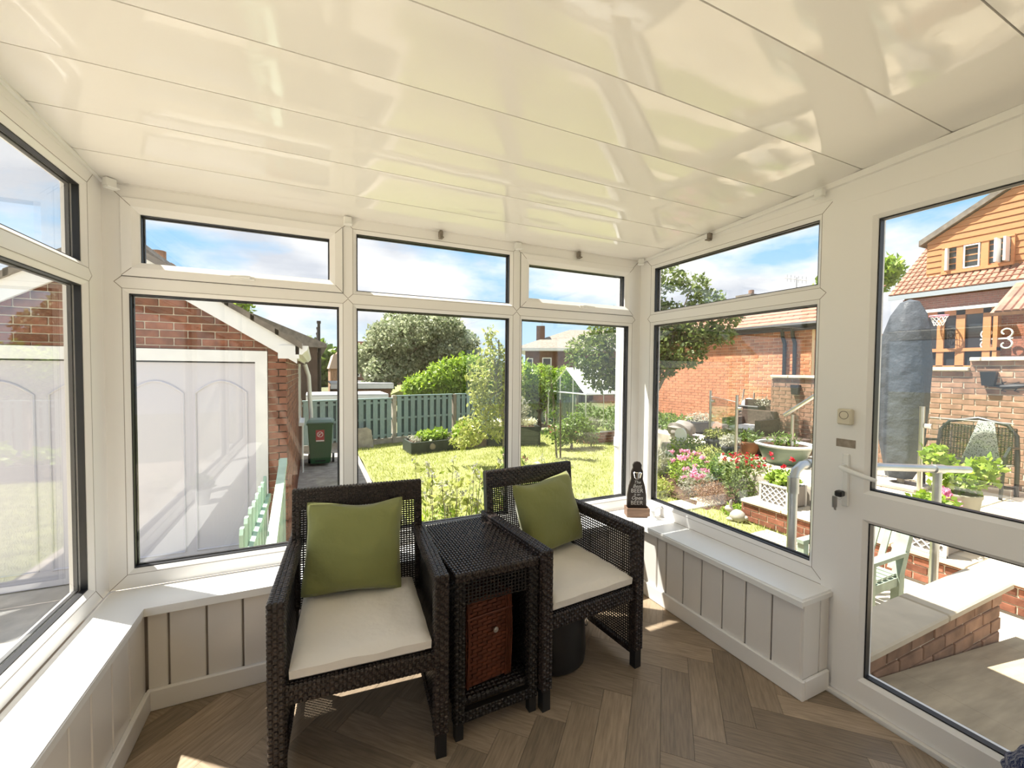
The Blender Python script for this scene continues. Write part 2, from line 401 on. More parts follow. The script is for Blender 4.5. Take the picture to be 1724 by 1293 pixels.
# ceiling ----------------------------------------------------------
ceil = struct('ceiling', 'glossy white pvc plank ceiling sloping gently up', 'ceiling')
seams = [YF+.02, 2.01, 1.75, 1.492, 1.24, .975, .71]
while seams[-1] > RY0-.2: seams.append(seams[-1]-.262)
sl = math.atan(.055)
for k in range(len(seams)-1):
    y1, y0 = seams[k], seams[k+1]
    mb = MB(); xs = np.linspace(XL-.03, XR+.03, 13)
    ny = 4; g = {}
    for ix, x in enumerate(xs):
        for iy in range(ny+1):
            t = iy/ny; y = y0+.002+(y1-y0-.004)*t; edge = 0.004 if iy in (0, ny) else 0.0
            g[ix, iy] = mb.bm.verts.new((x, y, czt(y)+edge+.0012*math.sin(x*5+k*1.7)*math.sin(t*math.pi)))
    for ix in range(12):
        for iy in range(ny): mb.bm.faces.new([g[ix, iy], g[ix, iy+1], g[ix+1, iy+1], g[ix+1, iy]])
    geo = bmesh.ops.extrude_face_region(mb.bm, geom=list(mb.bm.faces))
    for v in geo['geom']:
        if isinstance(v, bmesh.types.BMVert): v.co.z += .012
    mb.done('ceiling_board', CEIL, ceil, smooth=True)
MB().prism([(RY0-.1, czt(RY0-.1)+.02), (YF+.09, czt(YF+.09)+.02), (YF+.09, czt(YF)+.10), (RY0-.1, czt(RY0-.1)+.12)], XL-.09, XR+.09, Vector((0, 1, 0)), Vector((0, 0, 1)), Vector((1, 0, 0))).done('roof_deck', WPAINT, ceil)
# low walls --------------------------------------------------------
def panels(parent, edges, fixed, axis, sign, z0=.08, z1=.402):
    """vertical boards between consecutive edges on a plane"""
    for a, b in zip(edges[:-1], edges[1:]):
        lo, hi = min(a, b)+.0035, max(a, b)-.0035
        t = MB(); d0, d1 = (fixed, fixed+sign*.012); d0, d1 = min(d0, d1), max(d0, d1)
        if axis == 'x': t.box((lo, d0, z0), (hi, d1, z1), bev=.003)
        else: t.box((d0, lo, z0), (d1, hi, z1), bev=.003)
        t.done('wall_panel', PANEL, parent)
GROOVE = mat('panel groove', (.30, .26, .23), .6)
wb = struct('wall_back', 'low back wall of white tongue panelling under the garden windows', 'wall')
B('wall_core', GROOVE, (XL, 2.094, -.65), (XR+.06, YF+.07, .40), wb)
panels(wb, [-.6, -.53, -.404, -.277, -.15, -.023, .104, .231, .358, .485, .612, .739, .866, .993, 1.12, 1.247, 1.374, 1.501, 1.628, 1.755, 1.82], 2.082, 'x', 1)
wl = struct('wall_left', 'low left wall of white tongue panelling', 'wall')
B('wall_core', GROOVE, (XL-.07, RY0, -.65), (-.615, 2.094, .40), wl)
panels(wl, [2.082, 1.924, 1.78, 1.637, 1.51, 1.38, 1.25, 1.12, .99, .86, .73, .60, .47, .34, .21, .08], -.603, 'y', -1)
wr = struct('wall_right', 'low right wall of white tongue panelling between the corner and the door', 'wall')
B('wall_core', GROOVE, (1.834, 1.06, -.65), (XR+.06, 2.094, .40), wr)
panels(wr, [2.082, 1.98, 1.867, 1.797, 1.674, 1.553, 1.428, 1.304, 1.179, 1.05], 1.822, 'y', 1)
for a, b in ((1.825, 1.935), (1.94, 2.0)): B('return_panel', PANEL, (a, 1.044, .08), (b, 1.058, .402), wr, bev=.002)
B('wall_core', WPAINT, (XR, RY0, -.65), (XR+.07, .09, .42), wr)
rear = struct('wall_rear', 'plain cream rear wall behind the camera', 'wall')
CRW = mat('cream painted plaster', (.72, .66, .56), .8, .2)
B('wall_core', CRW, (XL-.1, RY0-.12, -.65), (XR+.1, RY0, 2.5), rear)
# skirting
def skirt(name, a, b, lab):
    o = B(name, UPVC, a, b, bev=.004); tag(o, lab, None, kind='structure')
skirt('baseboard_back', (-.6, 2.066, 0), (1.822, 2.084, .085), 'white skirting along the back wall')
skirt('baseboard_left', (-.605, RY0+.02, 0), (-.586, 2.068, .085), 'white skirting along the left wall')
skirt('baseboard_right', (1.806, 1.03, 0), (1.824, 2.068, .085), 'white skirting along the right wall')
skirt('trim_1', (1.824, 1.03, 0), (1.99, 1.044, .085), 'short skirting return beside the door')
# sills (one continuous board, mitred)
o = MB().prism([(XL+.0, YF+.0), (XL, RY0+.02), (-.602, RY0+.02), (-.602, 2.052), (1.80, 2.052), (1.80, 1.035), (XR+.005, 1.035), (XR+.005, YF)], .398, .425, Vector((1, 0, 0)), Vector((0, 1, 0)), Vector((0, 0, 1)))
bmesh.ops.bevel(o.bm, geom=[e for e in o.bm.edges if all(abs(v.co.z-.425) < 1e-4 for v in e.verts)], offset=.007, segments=2, affect='EDGES')
tag(o.done('trim_2', SILL), 'white window sill board running round three sides', kind='structure')
B('sill_nose', SILL, (-.602, 2.045, .392), (1.80, 2.0525, .42), bpy.data.objects['trim_2'], bev=.002)
B('sill_nose', SILL, (1.793, 1.033, .392), (1.8005, 2.045, .42), bpy.data.objects['trim_2'], bev=.002)
B('sill_nose', SILL, (-.6025, RY0+.02, .392), (-.595, 2.045, .42), bpy.data.objects['trim_2'], bev=.002)
# window frames ----------------------------------------------------
FR = [(0, 0), (.036, 0), (.041, .003), (.058, .016), (.058, .07), (0, .07)]
def opening(par, u0, z0, u1, z1, l=.04, r=.04, b=.04, t=.04, sash=False):
    """sight rectangle u0..u1, z0..z1 ; l,r,b,t = flat outside the bead. bead takes 18 mm"""
    mb = MB()
    bd = .018
    U0, Z0, U1, Z1 = u0-bd, z0-bd, u1+bd, z1+bd
    # flats
    mb.ring(U0, Z0, U1, Z1, [(0, 0), (.004, .001), (bd, .014), (bd, .068), (0, .068)])
    f = mb.done('bead', UPVC, par)
    ob = [(-l, 0)]
    m2 = MB()
    for a, c in (((U0-l, Z0-b), (U0, Z1+t)), ((U1, Z0-b), (U1+r, Z1+t)), ((U0, Z0-b), (U1, Z0)), ((U0, Z1), (U1, Z1+t))):
        m2.box((a[0], 0, a[1]), (c[0], .068, c[1]))
    m2.done('frame', UPVC, par)
    mj = MB(); jw = .0009
    for a, c in (((U0-jw, Z0), (U0+jw, Z1)), ((U1-jw, Z0), (U1+jw, Z1)), ((U0, Z0-jw), (U1, Z0+jw)), ((U0, Z1-jw), (U1, Z1+jw))): mj.box((a[0], -.0004, a[1]), (c[0], .001, c[1]))
    for cu, cv, sx, sz, ll, bb in ((U0, Z0, -1, -1, l, b), (U1, Z0, 1, -1, r, b), (U1, Z1, 1, 1, r, t), (U0, Z1, -1, 1, l, t)):
        q = min(ll, bb); mj.prism([(cu-jw, cv+jw), (cu+jw, cv-jw), (cu+sx*q+jw, cv+sz*q-jw), (cu+sx*q-jw, cv+sz*q+jw)] if sx*sz > 0 else [(cu-jw, cv-jw), (cu+jw, cv+jw), (cu+sx*q+jw, cv+sz*q+jw), (cu+sx*q-jw, cv+sz*q-jw)], -.0004, .001)
    mj.done('frame_joint', GROOVE, par)
    if sash:
        # the sash overlaps the frame and stands slightly proud; sight line moves in
        s = .046
        m3 = MB().ring(U0+.002, Z0+.002, U1-.002, Z1-.002, [(0, -.010), (s-.012, -.010), (s+.012, .006), (s+.012, .06), (0, .06)])
        sh = m3.done('sash', UPVC, par)
        MB().ring(U0-.001, Z0-.001, U1+.001, Z1+.001, [(0, -.0012), (.0035, -.0012), (.0035, .004), (0, .004)]).done('sash_gap', mat('dark frame gap', (.10, .09, .085), .7), par)
        mj2 = MB()
        for cu, cv, sx, sz in ((U0+.003, Z0+.003, 1, 1), (U1-.003, Z0+.003, -1, 1), (U1-.003, Z1-.003, -1, -1), (U0+.003, Z1-.003, 1, -1)):
            q = .032; jq = .0008
            mj2.prism([(cu-jq, cv+jq*sx*sz), (cu+jq, cv-jq*sx*sz), (cu+sx*q+jq, cv+sz*q-jq*sx*sz), (cu+sx*q-jq, cv+sz*q+jq*sx*sz)], -.0106, -.009)
        mj2.done('sash_joint', GROOVE, par)
        i = s+.012; g0, h0, g1, h1 = U0+i, Z0+i, U1-i, Z1-i
    else: g0, h0, g1, h1 = u0, z0, u1, z1
    MB().ring(g0-.002, h0-.002, g1+.002, h1+.002, [(0, .016), (.006, .016), (.006, .036), (0, .036)]).done('gasket', RUB, par)
    B('pane', GLASS, (g0, .030, h0), (g1, .040, h1), par)
    # outer unit spacer
    MB().ring(g0-.001, h0-.001, g1+.001, h1+.001, [(0, .042), (.009, .042), (.009, .054), (0, .054)]).done('spacer', RUB, par)
    return (g0, h0, g1, h1)
def lever(par, u, z, y=-.010, flip=1):
    mb = MB().box((u-.03, y-.012, z-.008), (u+.03, y, z+.008), bev=.003); mb.tube([(u+.012*flip, y-.012, z), (u+.012*flip, y-.030, z+.001), (u-.06*flip, y-.034, z-.001)], [.007, .007, .005], 8)
    mb.done('handle', WHITE, par, smooth=True)
ZL0, ZL1, ZU0, ZU1 = .503, 1.657, 1.742, 2.026
def window(name, lab, mtx, cols, sashes=(), ends=(.05, .05)):
    """cols: list of (u0,u1) sight lines"""
    o = struct(name, lab, 'window', mtx=mtx)
    for k, (a, b) in enumerate(cols):
        l = ends[0] if k == 0 else (a-cols[k-1][1])/2-.018
        r = ends[1] if k == len(cols)-1 else (cols[k+1][0]-b)/2-.018
        h = (ZU0-ZL1)/2-.018
        opening(o, a, ZL0, b, ZL1, l, r, .058, h)
        s = k in sashes
        opening(o, a, ZU0, b, ZU1, l, r, h, .047, sash=s)
        if s: lever(o, (a+b)/2+.02, ZU0+.012, flip=1 if k == 0 else -1)
    return o
MBK = Matrix.Translation((0, YF, 0))
window('window_1', 'white back window wall of three bays, opening fanlights over the outer two', MBK, [(-.690, .115), (.197, 1.040), (1.121, 1.925)], sashes=(0, 2), ends=(.059, .067))
MRT = Matrix.Translation((XR, 0, 0)) @ Matrix.Rotation(-math.pi/2, 4, 'Z')       # u = -Y
window('window_2', 'white right hand window with a fanlight pane beside the door', MRT, [(-2.141, -1.143)], ends=(.098, .043))
MLF = Matrix.Translation((XL, 0, 0)) @ Matrix.Rotation(math.pi/2, 4, 'Z')        # u = Y
window('window_3', 'white left window wall with tall panes', MLF, [(RY0+.12, -.45), (-.37, .80), (.88, 2.123)], ends=(.05, .116))
window('window_4', 'white window behind the camera on the right', MRT, [(.0, -RY0-.12)], ends=(.05, .05))
# corner posts and head trims
tr = 3
def trim(lab, a, b, m=UPVC, bev=.003):
    global tr
    o = B(f'trim_{tr}', m, a, b, bev=bev); tr += 1; tag(o, lab, kind='structure'); return o
trim('outer corner post at the left back corner', (XL-.07, YF-.0, .425), (XL, YF+.07, 2.2))
trim('outer corner post at the right back corner', (XR, YF+.0, .425), (XR+.07, YF+.07, 2.2))
trim('head board above the left windows', (XL-.07, RY0, 2.090), (XL, YF, 2.30))
trim('stepped head board above the right windows', (XR, RY0, 2.090), (XR+.07, YF, 2.30))
trim('head board above the back windows', (XL, YF, 2.090), (XR, YF+.07, 2.2))
def slant(lab, x0, x1, drop):
    global tr
    o = MB().prism([(YF, czt(YF)-drop*.25), (YF, czt(YF)), (RY0, czt(RY0)), (RY0, czt(RY0)-drop-.055*0)], x0, x1, Vector((0, 1, 0)), Vector((0, 0, 1)), Vector((1, 0, 0))).done(f'trim_{tr}', UPVC); tr += 1; tag(o, lab, kind='structure')
slant('narrow ceiling edge trim on the left', XL, XL+.012, .02)
slant('coved ceiling edge trim on the right', XR-.018, XR, .05)
# door --------------------------------------------------------------
door = struct('door_1', 'white glazed upvc door on the right leading to the patio', 'door', mtx=MRT)
mb = MB(); mb.box((-1.084, -.004, 0), (-1.030, .07, 2.095)); mb.box((-.13, -.004, 0), (-.08, .07, 2.095)); mb.box((-1.030, -.004, 2.055), (-.13, .07, 2.095)); mb.box((-1.084, -.03, -.01), (-.08, .09, .012))
mb.done('door_frame', UPVC, door)
leaf = MB()
for a, c in (((-1.028, .014), (-.938, 2.052)), ((-.222, .014), (-.132, 2.052)), ((-.938, .014), (-.222, .099)), ((-.938, .769), (-.222, .865)), ((-.938, 1.978), (-.222, 2.052))):
    leaf.box((a[0], -.012, a[1]), (c[0], .055, c[1]))
lf = leaf.done('door_leaf', UPVC, door)
for z0, z1 in ((.117, .751), (.883, 1.960)):
    MB().ring(-.938, z0-.018, -.222, z1+.018, [(0, -.012), (.004, -.012), (.018, .003), (.018, .055), (0, .055)]).done('bead', UPVC, lf)
    MB().ring(-.922, z0-.002, -.238, z1+.002, [(0, .006), (.007, .006), (.007, .034), (0, .034)]).done('gasket', RUB, lf)
    B('pane', GLASS, (-.918, .020, z0+.002), (-.242, .030, z1-.002), lf)
mb = MB().box((-1.008, -.022, .80), (-.982, -.012, 1.02), bev=.004); mb.done('handle_plate', WHITE, door)
MB().tube([(-.995, -.02, .965), (-.995, -.052, .965), (-.985, -.058, .963), (-.90, -.062, .945), (-.87, -.060, .940)], [.010, .010, .010, .009, .007], 10).done('door_handle', WHITE, door, smooth=True)
k = thing('bunch_of_keys', 'black headed key with a small bunch of keys hanging in the door lock', 'keys', (XR-.022, .995, .86))
MB().tube([(0, 0, 0), (-.02, 0, 0)], .004, 8).lathe([(0, -.004), (.004, -.004), (.004, .004), (0, .004)], (-.02, 0, 0)).done('key_blade', STEEL, k)
mb = MB().box((-.05, -.013, -.014), (-.018, .014, .010), bev=.005); mb.done('key_head', BLACK, k)
mb = MB()
for j, (dy, ln) in enumerate(((.014, .055), (.020, .045), (.008, .04))):
    mb.box((-.034-.003*j, dy-.002, -.02-ln), (-.031-.003*j, dy+.006, -.018))
mb.tube([(-.033, .004+.012*math.cos(a), -.014+.012*math.sin(a)) for a in np.linspace(0, 6.28, 12)], .0012, 5); mb.done('hanging_keys', STEEL, k)
# chime box, tape
o = B('door_chime', mat('yellowed cream plastic', (.70, .64, .50), .4), (XR-.040, .972, 1.140), (XR-.013, 1.024, 1.205), bev=.005); tag(o, 'small cream plastic door alarm box on the door edge above the handle', 'alarm')
MB().tube([(XR-.0405, .998+.016*math.cos(a), 1.180+.016*math.sin(a)) for a in np.linspace(0, 6.2832, 20)], .0012, 5).done('round_grille', GREYW, o)
o = B('tape_strip', mat('brown tape', (.30, .25, .20), .6, var=(40, .3)), (XR-.0138, .966, 1.045), (XR-.0126, 1.036, 1.078)); tag(o, 'strip of brown parcel tape on the door edge under the alarm box', 'tape')
# blind brackets
def bracket(loc, rz, lab, metal=False):
    m = GREYW if metal else WHITE
    t = thing('blind_bracket', lab, 'bracket', loc, rz, group='blind brackets under the ceiling edge')
    s = .55 if metal else 1
    MB().box((-.018*s, -.026, -.034), (.018*s, 0, -.0), bev=.003).done('bracket_body', m, t)
    MB().box((-.020*s, -.040, -.042), (.020*s, -.006, -.035), bev=.002).done('bracket_lip', m, t)
bz = lambda y: czt(y)-.001
bracket((-.735, 2.225, bz(2.22)), R_(45), 'white plastic blind bracket in the left back corner')
bracket((.155, YF, bz(YF)), 0, 'white plastic blind bracket over the left back mullion')
bracket((.62, YF, bz(YF)), 0, 'small grey metal bracket over the middle back window', True)
bracket((1.08, YF, bz(YF)), 0, 'white plastic blind bracket over the right back mullion')
bracket((1.50, YF, bz(YF)), 0, 'small grey metal bracket over the right back window', True)
bracket((1.975, 2.215, bz(2.22)), R_(-45), 'white plastic blind bracket in the right back corner')
bracket((XR-.02, 1.68, bz(1.68)-.01), R_(-90), 'small grey metal bracket over the right side window', True)
bracket((XR-.02, 1.12, bz(1.12)-.015), R_(-90), 'white plastic blind bracket beside the door head')

# ================================================================== RATTAN SET
def ribbon(bm, pts, wv, tv):
    """flat strip along pts; wv width vector, tv thickness vector"""
    prev = None
    for p in pts:
        r = [bm.verts.new(p+wv+tv), bm.verts.new(p-wv+tv), bm.verts.new(p-wv-tv), bm.verts.new(p+wv-tv)]
        if prev:
            for k in range(4): bm.faces.new([prev[k], prev[(k+1) % 4], r[(k+1) % 4], r[k]])
        prev = r
def weave(name, m, parent, O, U, V, W, w, h, pu=.012, pv=.0095, rw=.0029, vis=.0026, amp=.0028):
    """open woven panel: uprights along V every pu, flat strips along U every pv"""
    O, U, V, W = map(Vector, (O, U, V, W)); mb = MB(); nu = int(w/pu); nv = int(h/pv)
    for i in range(nu+1):
        ribbon(mb.bm, [O+U*(i*w/nu), O+U*(i*w/nu)+V*h], U*vis, W*.0012)
    for j in range(nv+1):
        s = 1 if j % 2 else -1; pts = []
        for i in range(nu+1):
            pts.append(O+U*(i*w/nu)+V*(j*h/nv)+W*(amp*s*(1 if i % 2 else -1)))
        ribbon(mb.bm, pts, V*rw, W*.0009)
    return mb.done(name, m, parent, kind='stuff')
def basket(bm, O, U, V, W, w, h, cu=.013, cv=.013, hgt=.0032):
    """dense basket weave relief on a rectangle"""
    O, U, V, W = map(Vector, (O, U, V, W)); nu = max(1, round(w/cu)); nv = max(1, round(h/cv)); a = w/nu; b = h/nv
    for i in range(nu):
        for j in range(nv):
            alt = (i+j) % 2
            ou, ov = (.0, .12) if alt else (.12, .0); iu, iv = (.28, .22) if alt else (.22, .28)
            P = lambda x, y, z: bm.verts.new(O+U*(a*(i+x))+V*(b*(j+y))+W*z)
            lo = [P(ou, ov, 0), P(1-ou, ov, 0), P(1-ou, 1-ov, 0), P(ou, 1-ov, 0)]
            hi = [P(iu, iv, hgt), P(1-iu, iv, hgt), P(1-iu, 1-iv, hgt), P(iu, 1-iv, hgt)]
            bm.faces.new(hi)
            for k in range(4): bm.faces.new([lo[k], lo[(k+1) % 4], hi[(k+1) % 4], hi[k]])
def wbox(name, m, parent, a, b, cu=.013, faces='xXyYzZ', **kk):
    """box clad in basket weave"""
    mb = MB().box(a, b); x0, y0, z0 = a; x1, y1, z1 = b; dx, dy, dz = x1-x0, y1-y0, z1-z0
    X, Y, Z = (1, 0, 0), (0, 1, 0), (0, 0, 1); bmx = mb.bm
    if 'x' in faces: basket(bmx, a, Y, Z, (-1, 0, 0), dy, dz, cu, cu)
    if 'X' in faces: basket(bmx, (x1, y0, z0), Y, Z, X, dy, dz, cu, cu)
    if 'y' in faces: basket(bmx, a, X, Z, (0, -1, 0), dx, dz, cu, cu)
    if 'Y' in faces: basket(bmx, (x0, y1, z0), X, Z, Y, dx, dz, cu, cu)
    if 'Z' in faces: basket(bmx, (x0, y0, z1), X, Y, Z, dx, dy, cu, cu)
    if 'z' in faces: basket(bmx, a, X, Y, (0, 0, -1), dx, dy, cu, cu)
    return mb.done(name, m, parent)
CW, CD, AH, AT = .55, .56, .645, .044
def make_chair():
    c = thing('rattan_armchair', 'dark brown rattan armchair on the left with a cream seat pad', 'armchair', (0, 0, 0))
    y0, y1 = -CD/2, CD/2
    for s in (-1, 1):
        xo = s*CW/2; xi = xo-s*AT; xa, xb = min(xo, xi), max(xo, xi)
        wbox('arm_rest', RAT, c, (xa, y0, AH-.042), (xb, y1, AH), faces='xXyYZ')
        wbox('leg', RAT, c, (xa, y0, .085), (xb, y0+.045, AH-.042), faces='xXyY')
        MB().box((xa+.004, y0+.004, 0), (xb-.004, y0+.038, .085)).done('foot', BLACK, c)
        xm = (xa+xb)/2
        wbox('bottom_rail', RAT, c, (xm-.010, y0+.045, .050), (xm+.010, y1-.02, .072), faces='xXZ')
        MB().tube([(xm, y1-.03, .0), (xm, y1-.03, .30), (xm, y1-.03, AH-.03)], .012, 8).tube([(xm, y1-.03, 0), (xm, y1-.03, .015)], .016, 10).done('leg', BLACK, c, smooth=True)
        MB().tube([(xm, y1-.005, .015), (xm, y1+.012, .015)], .012, 10).done('glide', CHROME, c, smooth=True)
        weave('side_panel', RATD, c, (xm, y0+.045, .072), (0, 1, 0), (0, 0, 1), (1, 0, 0), CD-.06, AH-.072-.042, .0135, .0125, .0030, .0026, .0008)
    xi = CW/2-AT
    wbox('seat_rail', RAT, c, (-xi, y0+.012, .315), (xi, y0+.05, .372), faces='yZz')
    wbox('seat_deck', RATD, c, (-xi, y0+.05, .352), (xi, y1-.03, .368), faces='z', cu=.02)
    # backrest, slightly reclined
    rec = R_(6); Yb = y1-.045; U = Vector((1, 0, 0)); V = Vector((0, math.sin(rec), math.cos(rec))); Wv = Vector((0, -math.cos(rec), math.sin(rec)))
    bw_ = CW-.02; Z0 = .36; Hh = .485; th = .034
    O = Vector((-bw_/2, Yb, Z0))
    mb = MB()
    def slab(u0, v0, u1, v1):
        bmx = mb.bm
        P = lambda u, v, w_: O+U*u+V*v+Wv*w_
        vs = [bmx.verts.new(P(*q)) for q in ((u0, v0, 0), (u1, v0, 0), (u1, v1, 0), (u0, v1, 0), (u0, v0, th), (u1, v0, th), (u1, v1, th), (u0, v1, th))]
        for f in ((0, 3, 2, 1), (4, 5, 6, 7), (0, 1, 5, 4), (1, 2, 6, 5), (2, 3, 7, 6), (3, 0, 4, 7)): bmx.faces.new([vs[i] for i in f])
        basket(bmx, P(u0, v0, th), U, V, Wv, u1-u0, v1-v0); basket(bmx, P(u0, v0, 0), U, V, -Wv, u1-u0, v1-v0)
        if v1 > Hh-.01: basket(bmx, P(u0, v1, 0), U, Wv, V, u1-u0, th)
    slab(0, Hh-.085, bw_, Hh); slab(0, 0, .03, Hh-.085); slab(bw_-.03, 0, bw_, Hh-.085)
    mb.done('back_frame', RAT, c)
    weave('backrest', RATD, c, O+U*.03+Wv*th*.5, U, V, Wv, bw_-.06, Hh-.085)
    return c
ch1 = make_chair()
ch2 = copy_tree(ch1)
def place(o, x, y, deg): o.matrix_basis = Matrix.Translation((x, y, 0)) @ Matrix.Rotation(R_(deg), 4, 'Z')
C1 = (.163, 1.695, -4.0); C2 = (1.058, 1.725, 5.0)
place(ch1, *C1); place(ch2, *C2)
tag(ch2, 'dark brown rattan armchair on the right with a cream seat pad')
for c_ in (ch1, ch2): c_['group'] = 'rattan armchairs beside the small table'
# side table
tb = thing('rattan_side_table', 'dark brown rattan side table standing between the two armchairs', 'table', (.62, 1.705, 0), R_(1.5))
tw, td, thh = .345, .53, .618
mb = MB().box((-tw/2, -td/2, thh-.03), (tw/2, td/2, thh-.004)); basket(mb.bm, (-tw/2, -td/2, thh-.004), (1, 0, 0), (0, 1, 0), (0, 0, 1), tw, td, .0125, .019, .005); basket(mb.bm, (-tw/2, -td/2, thh-.03), (1, 0, 0), (0, 0, 1), (0, -1, 0), tw, .026, .013, .013)
mb.done('table_top', RAT, tb)
for sx in (-1, 1):
    for sy in (-1, 1):
        x = sx*(tw/2-.02); y = sy*(td/2-.02)
        wbox('leg', RATD, tb, (x-.018, y-.018, .06), (x+.018, y+.018, thh-.03), faces='xXy')
        MB().box((x-.015, y-.015, 0), (x+.015, y+.015, .06)).done('foot', BLACK, tb)
    weave('side_panel', RATD, tb, (sx*(tw/2-.012), -td/2+.04, .10), (0, 1, 0), (0, 0, 1), (1, 0, 0), td-.08, thh-.14)
weave('back_panel', RATD, tb, (-tw/2+.04, td/2-.012, .10), (1, 0, 0), (0, 0, 1), (0, 1, 0), tw-.08, thh-.14)
weave('front_apron', RATD, tb, (-tw/2+.04, -td/2+.012, thh-.12), (1, 0, 0), (0, 0, 1), (0, 1, 0), tw-.08, .09, .014, .012, .0022)
wbox('shelf', RATD, tb, (-tw/2+.02, -td/2+.02, .115), (tw/2-.02, td/2-.02, .135), faces='yZ', cu=.018)
wbox('shelf_rail', RATD, tb, (-tw/2+.03, -td/2+.005, .06), (tw/2-.03, -td/2+.03, .10), faces='y')
# wicker basket on the shelf
bk = thing('wicker_basket', 'red brown wicker hamper standing inside the side table', 'basket', (.598, 1.66, .139), R_(7))
mb = MB().box((-.100, -.15, 0), (.100, .15, .335)); 
for j in range(21):
    z = .008+j*.0158
    for i in range(9):
        x = -.095+i*.0212
        mb.box((x, -.158 if (i+j) % 2 else -.153, z), (x+.019, -.149, z+.010))
mb.done('basket_body', WICKB, bk)
mb = MB()
for x in (-.097, -.092, .070, .078, .086, .094): mb.tube([(x, -.158, .0), (x+.004, -.162, .17), (x, -.158, .345)], .0028, 5)
for z in (.27, .335): mb.tube([(-.10, -.16, z), (0, -.163, z+.004), (.10, -.16, z)], .004, 6)
mb.done('basket_rim', WICKB, bk, smooth=True)
mb = MB(); mb.tube([(.022, -.160, .20), (.022, -.167, .20)], .011, 14).tube([(.022, -.166, .20), (.022, -.171, .20)], .005, 10); mb.done('button_clasp', STEEL, bk, smooth=True)
# black bag below right chair
bag = thing('black_bag', 'black bag with a shiny buckle on the floor under the right armchair', 'bag', (1.02, 1.64, 0), R_(8))
mb = MB().lathe([(0, .0), (.10, .0), (.128, .02), (.135, .08), (.128, .2), (.115, .27), (.07, .29), (0, .292)], (0, 0, 0), 20, .72); mb.done('bag_body', BLACK, bag, smooth=True)
MB().tube([(.118+.001, -.03, .17+.0), (.137, -.035, .20), (.135, -.03, .24)], .004, 6).tube([(.137, -.02+.018*math.cos(a), .17+.02*math.sin(a)) for a in np.linspace(0, 6.28, 14)], .003, 6).done('buckle', CHROME, bag, smooth=True)
# seat pads
def pad(name, lab, cx, cy, deg, m):
    mb = MB(); nx, ny = 22, 22; W2, D2, H = .222, .238, .070; top = {}; bot = {}
    rg = random.Random(int(cx*100))
    for i in range(nx+1):
        for j in range(ny+1):
            u, v = -1+2*i/nx, -1+2*j/ny; e_ = max(abs(u), abs(v)); edge = 1-max(0, (e_-.82)/.18)**2.2*.60
            su = W2*(u-.045*u*abs(v)**3*0); sv = D2*v
            crown = .008*(1-u*u)*(1-v*v)
            wr_ = .0018*math.sin(9*u+3*v)+.0016*math.sin(13*v-5*u)
            top[i, j] = mb.bm.verts.new((su*(1-.012*(e_ > .99)), sv, H*.5+H*.5*edge+crown+wr_)); bot[i, j] = mb.bm.verts.new((su*.985, sv*.985, H*.5-H*.5*edge))
    for i in range(nx):
        for j in range(ny):
            mb.bm.faces.new([top[i, j], top[i+1, j], top[i+1, j+1], top[i, j+1]]); mb.bm.faces.new([bot[i, j], bot[i, j+1], bot[i+1, j+1], bot[i+1, j]])
    ring_ = [(i, 0) for i in range(nx)]+[(nx, j) for j in range(ny)]+[(i, ny) for i in range(nx, 0, -1)]+[(0, j) for j in range(ny, 0, -1)]
    for a, b in zip(ring_, ring_[1:]+ring_[:1]): mb.bm.faces.new([bot[a], bot[b], top[b], top[a]])
    o = mb.done(name, m, smooth=True); o.matrix_basis = Matrix.Translation((cx, cy, .371)) @ Matrix.Rotation(R_(deg), 4, 'Z')
    return tag(o, lab, 'cushion', group='cream seat pads')
def local(C, x, y):
    v = Matrix.Rotation(R_(C[2]), 3, 'Z') @ Vector((x, y, 0)); return C[0]+v.x, C[1]+v.y
x, y = local(C1, 0, -.03); pad('seat_cushion', 'cream seat pad on the left rattan armchair', x, y, C1[2], CREAM)
x, y = local(C2, 0, -.03); pad('seat_cushion', 'cream seat pad on the right rattan armchair', x, y, C2[2], CREAM)
def pillow(lab, base, w_, h_, rz, lean, roll, seed):
    rg = random.Random(seed); n = 26; mb = MB(); G = {}
    ph = [rg.uniform(0, 6) for _ in range(6)]
    for s in (1, -1):
        for i in range(n+1):
            for j in range(n+1):
                u, v = -1+2*i/n, -1+2*j/n
                if s == -1 and (i in (0, n) or j in (0, n)): G[s, i, j] = G[1, i, j]; continue
                pin = 1-.075*(1-abs(v)**2.2) if True else 1
                pu_ = 1-.075*(1-v*v)*abs(u)**2-.035*abs(v)**8; pv_ = 1-.075*(1-u*u)*abs(v)**2-.035*abs(u)**8
                t = (max(0, 1-u*u)**.42)*(max(0, 1-v*v)**.42)*.082
                t *= 1+.10*math.sin(3*u+ph[0])*math.sin(2.5*v+ph[1])
                t += .006*math.sin(8*(u+v)+ph[2])*(abs(u*v))+.005*math.sin(9*u-5*v+ph[3])*(abs(u)**2)*(1-v*v)**.3+.005*math.sin(7*v+4*u+ph[5])*abs(v)*(1-u*u)**.3*(1-abs(v))**.2
                sag = -.012*(1-u*u)*(1 if v > 0 else 0)*v
                G[s, i, j] = mb.bm.verts.new((u*pu_*w_/2, -s*t, h_/2+v*pv_*h_/2+sag+.004*math.sin(4*u+ph[4])*(v > .9)))
    for s in (1, -1):
        for i in range(n):
            for j in range(n):
                q = [G[s, i, j], G[s, i+1, j], G[s, i+1, j+1], G[s, i, j+1]]
                mb.bm.faces.new(q if s == 1 else q[::-1])
    o = mb.done('cushion', GREEN, smooth=True)
    o.matrix_basis = Matrix.Translation(base) @ Matrix.Rotation(R_(rz), 4, 'Z') @ Matrix.Rotation(R_(-lean), 4, 'X') @ Matrix.Rotation(R_(roll), 4, 'Y')
    return tag(o, lab, 'cushion', group='olive green scatter cushions')
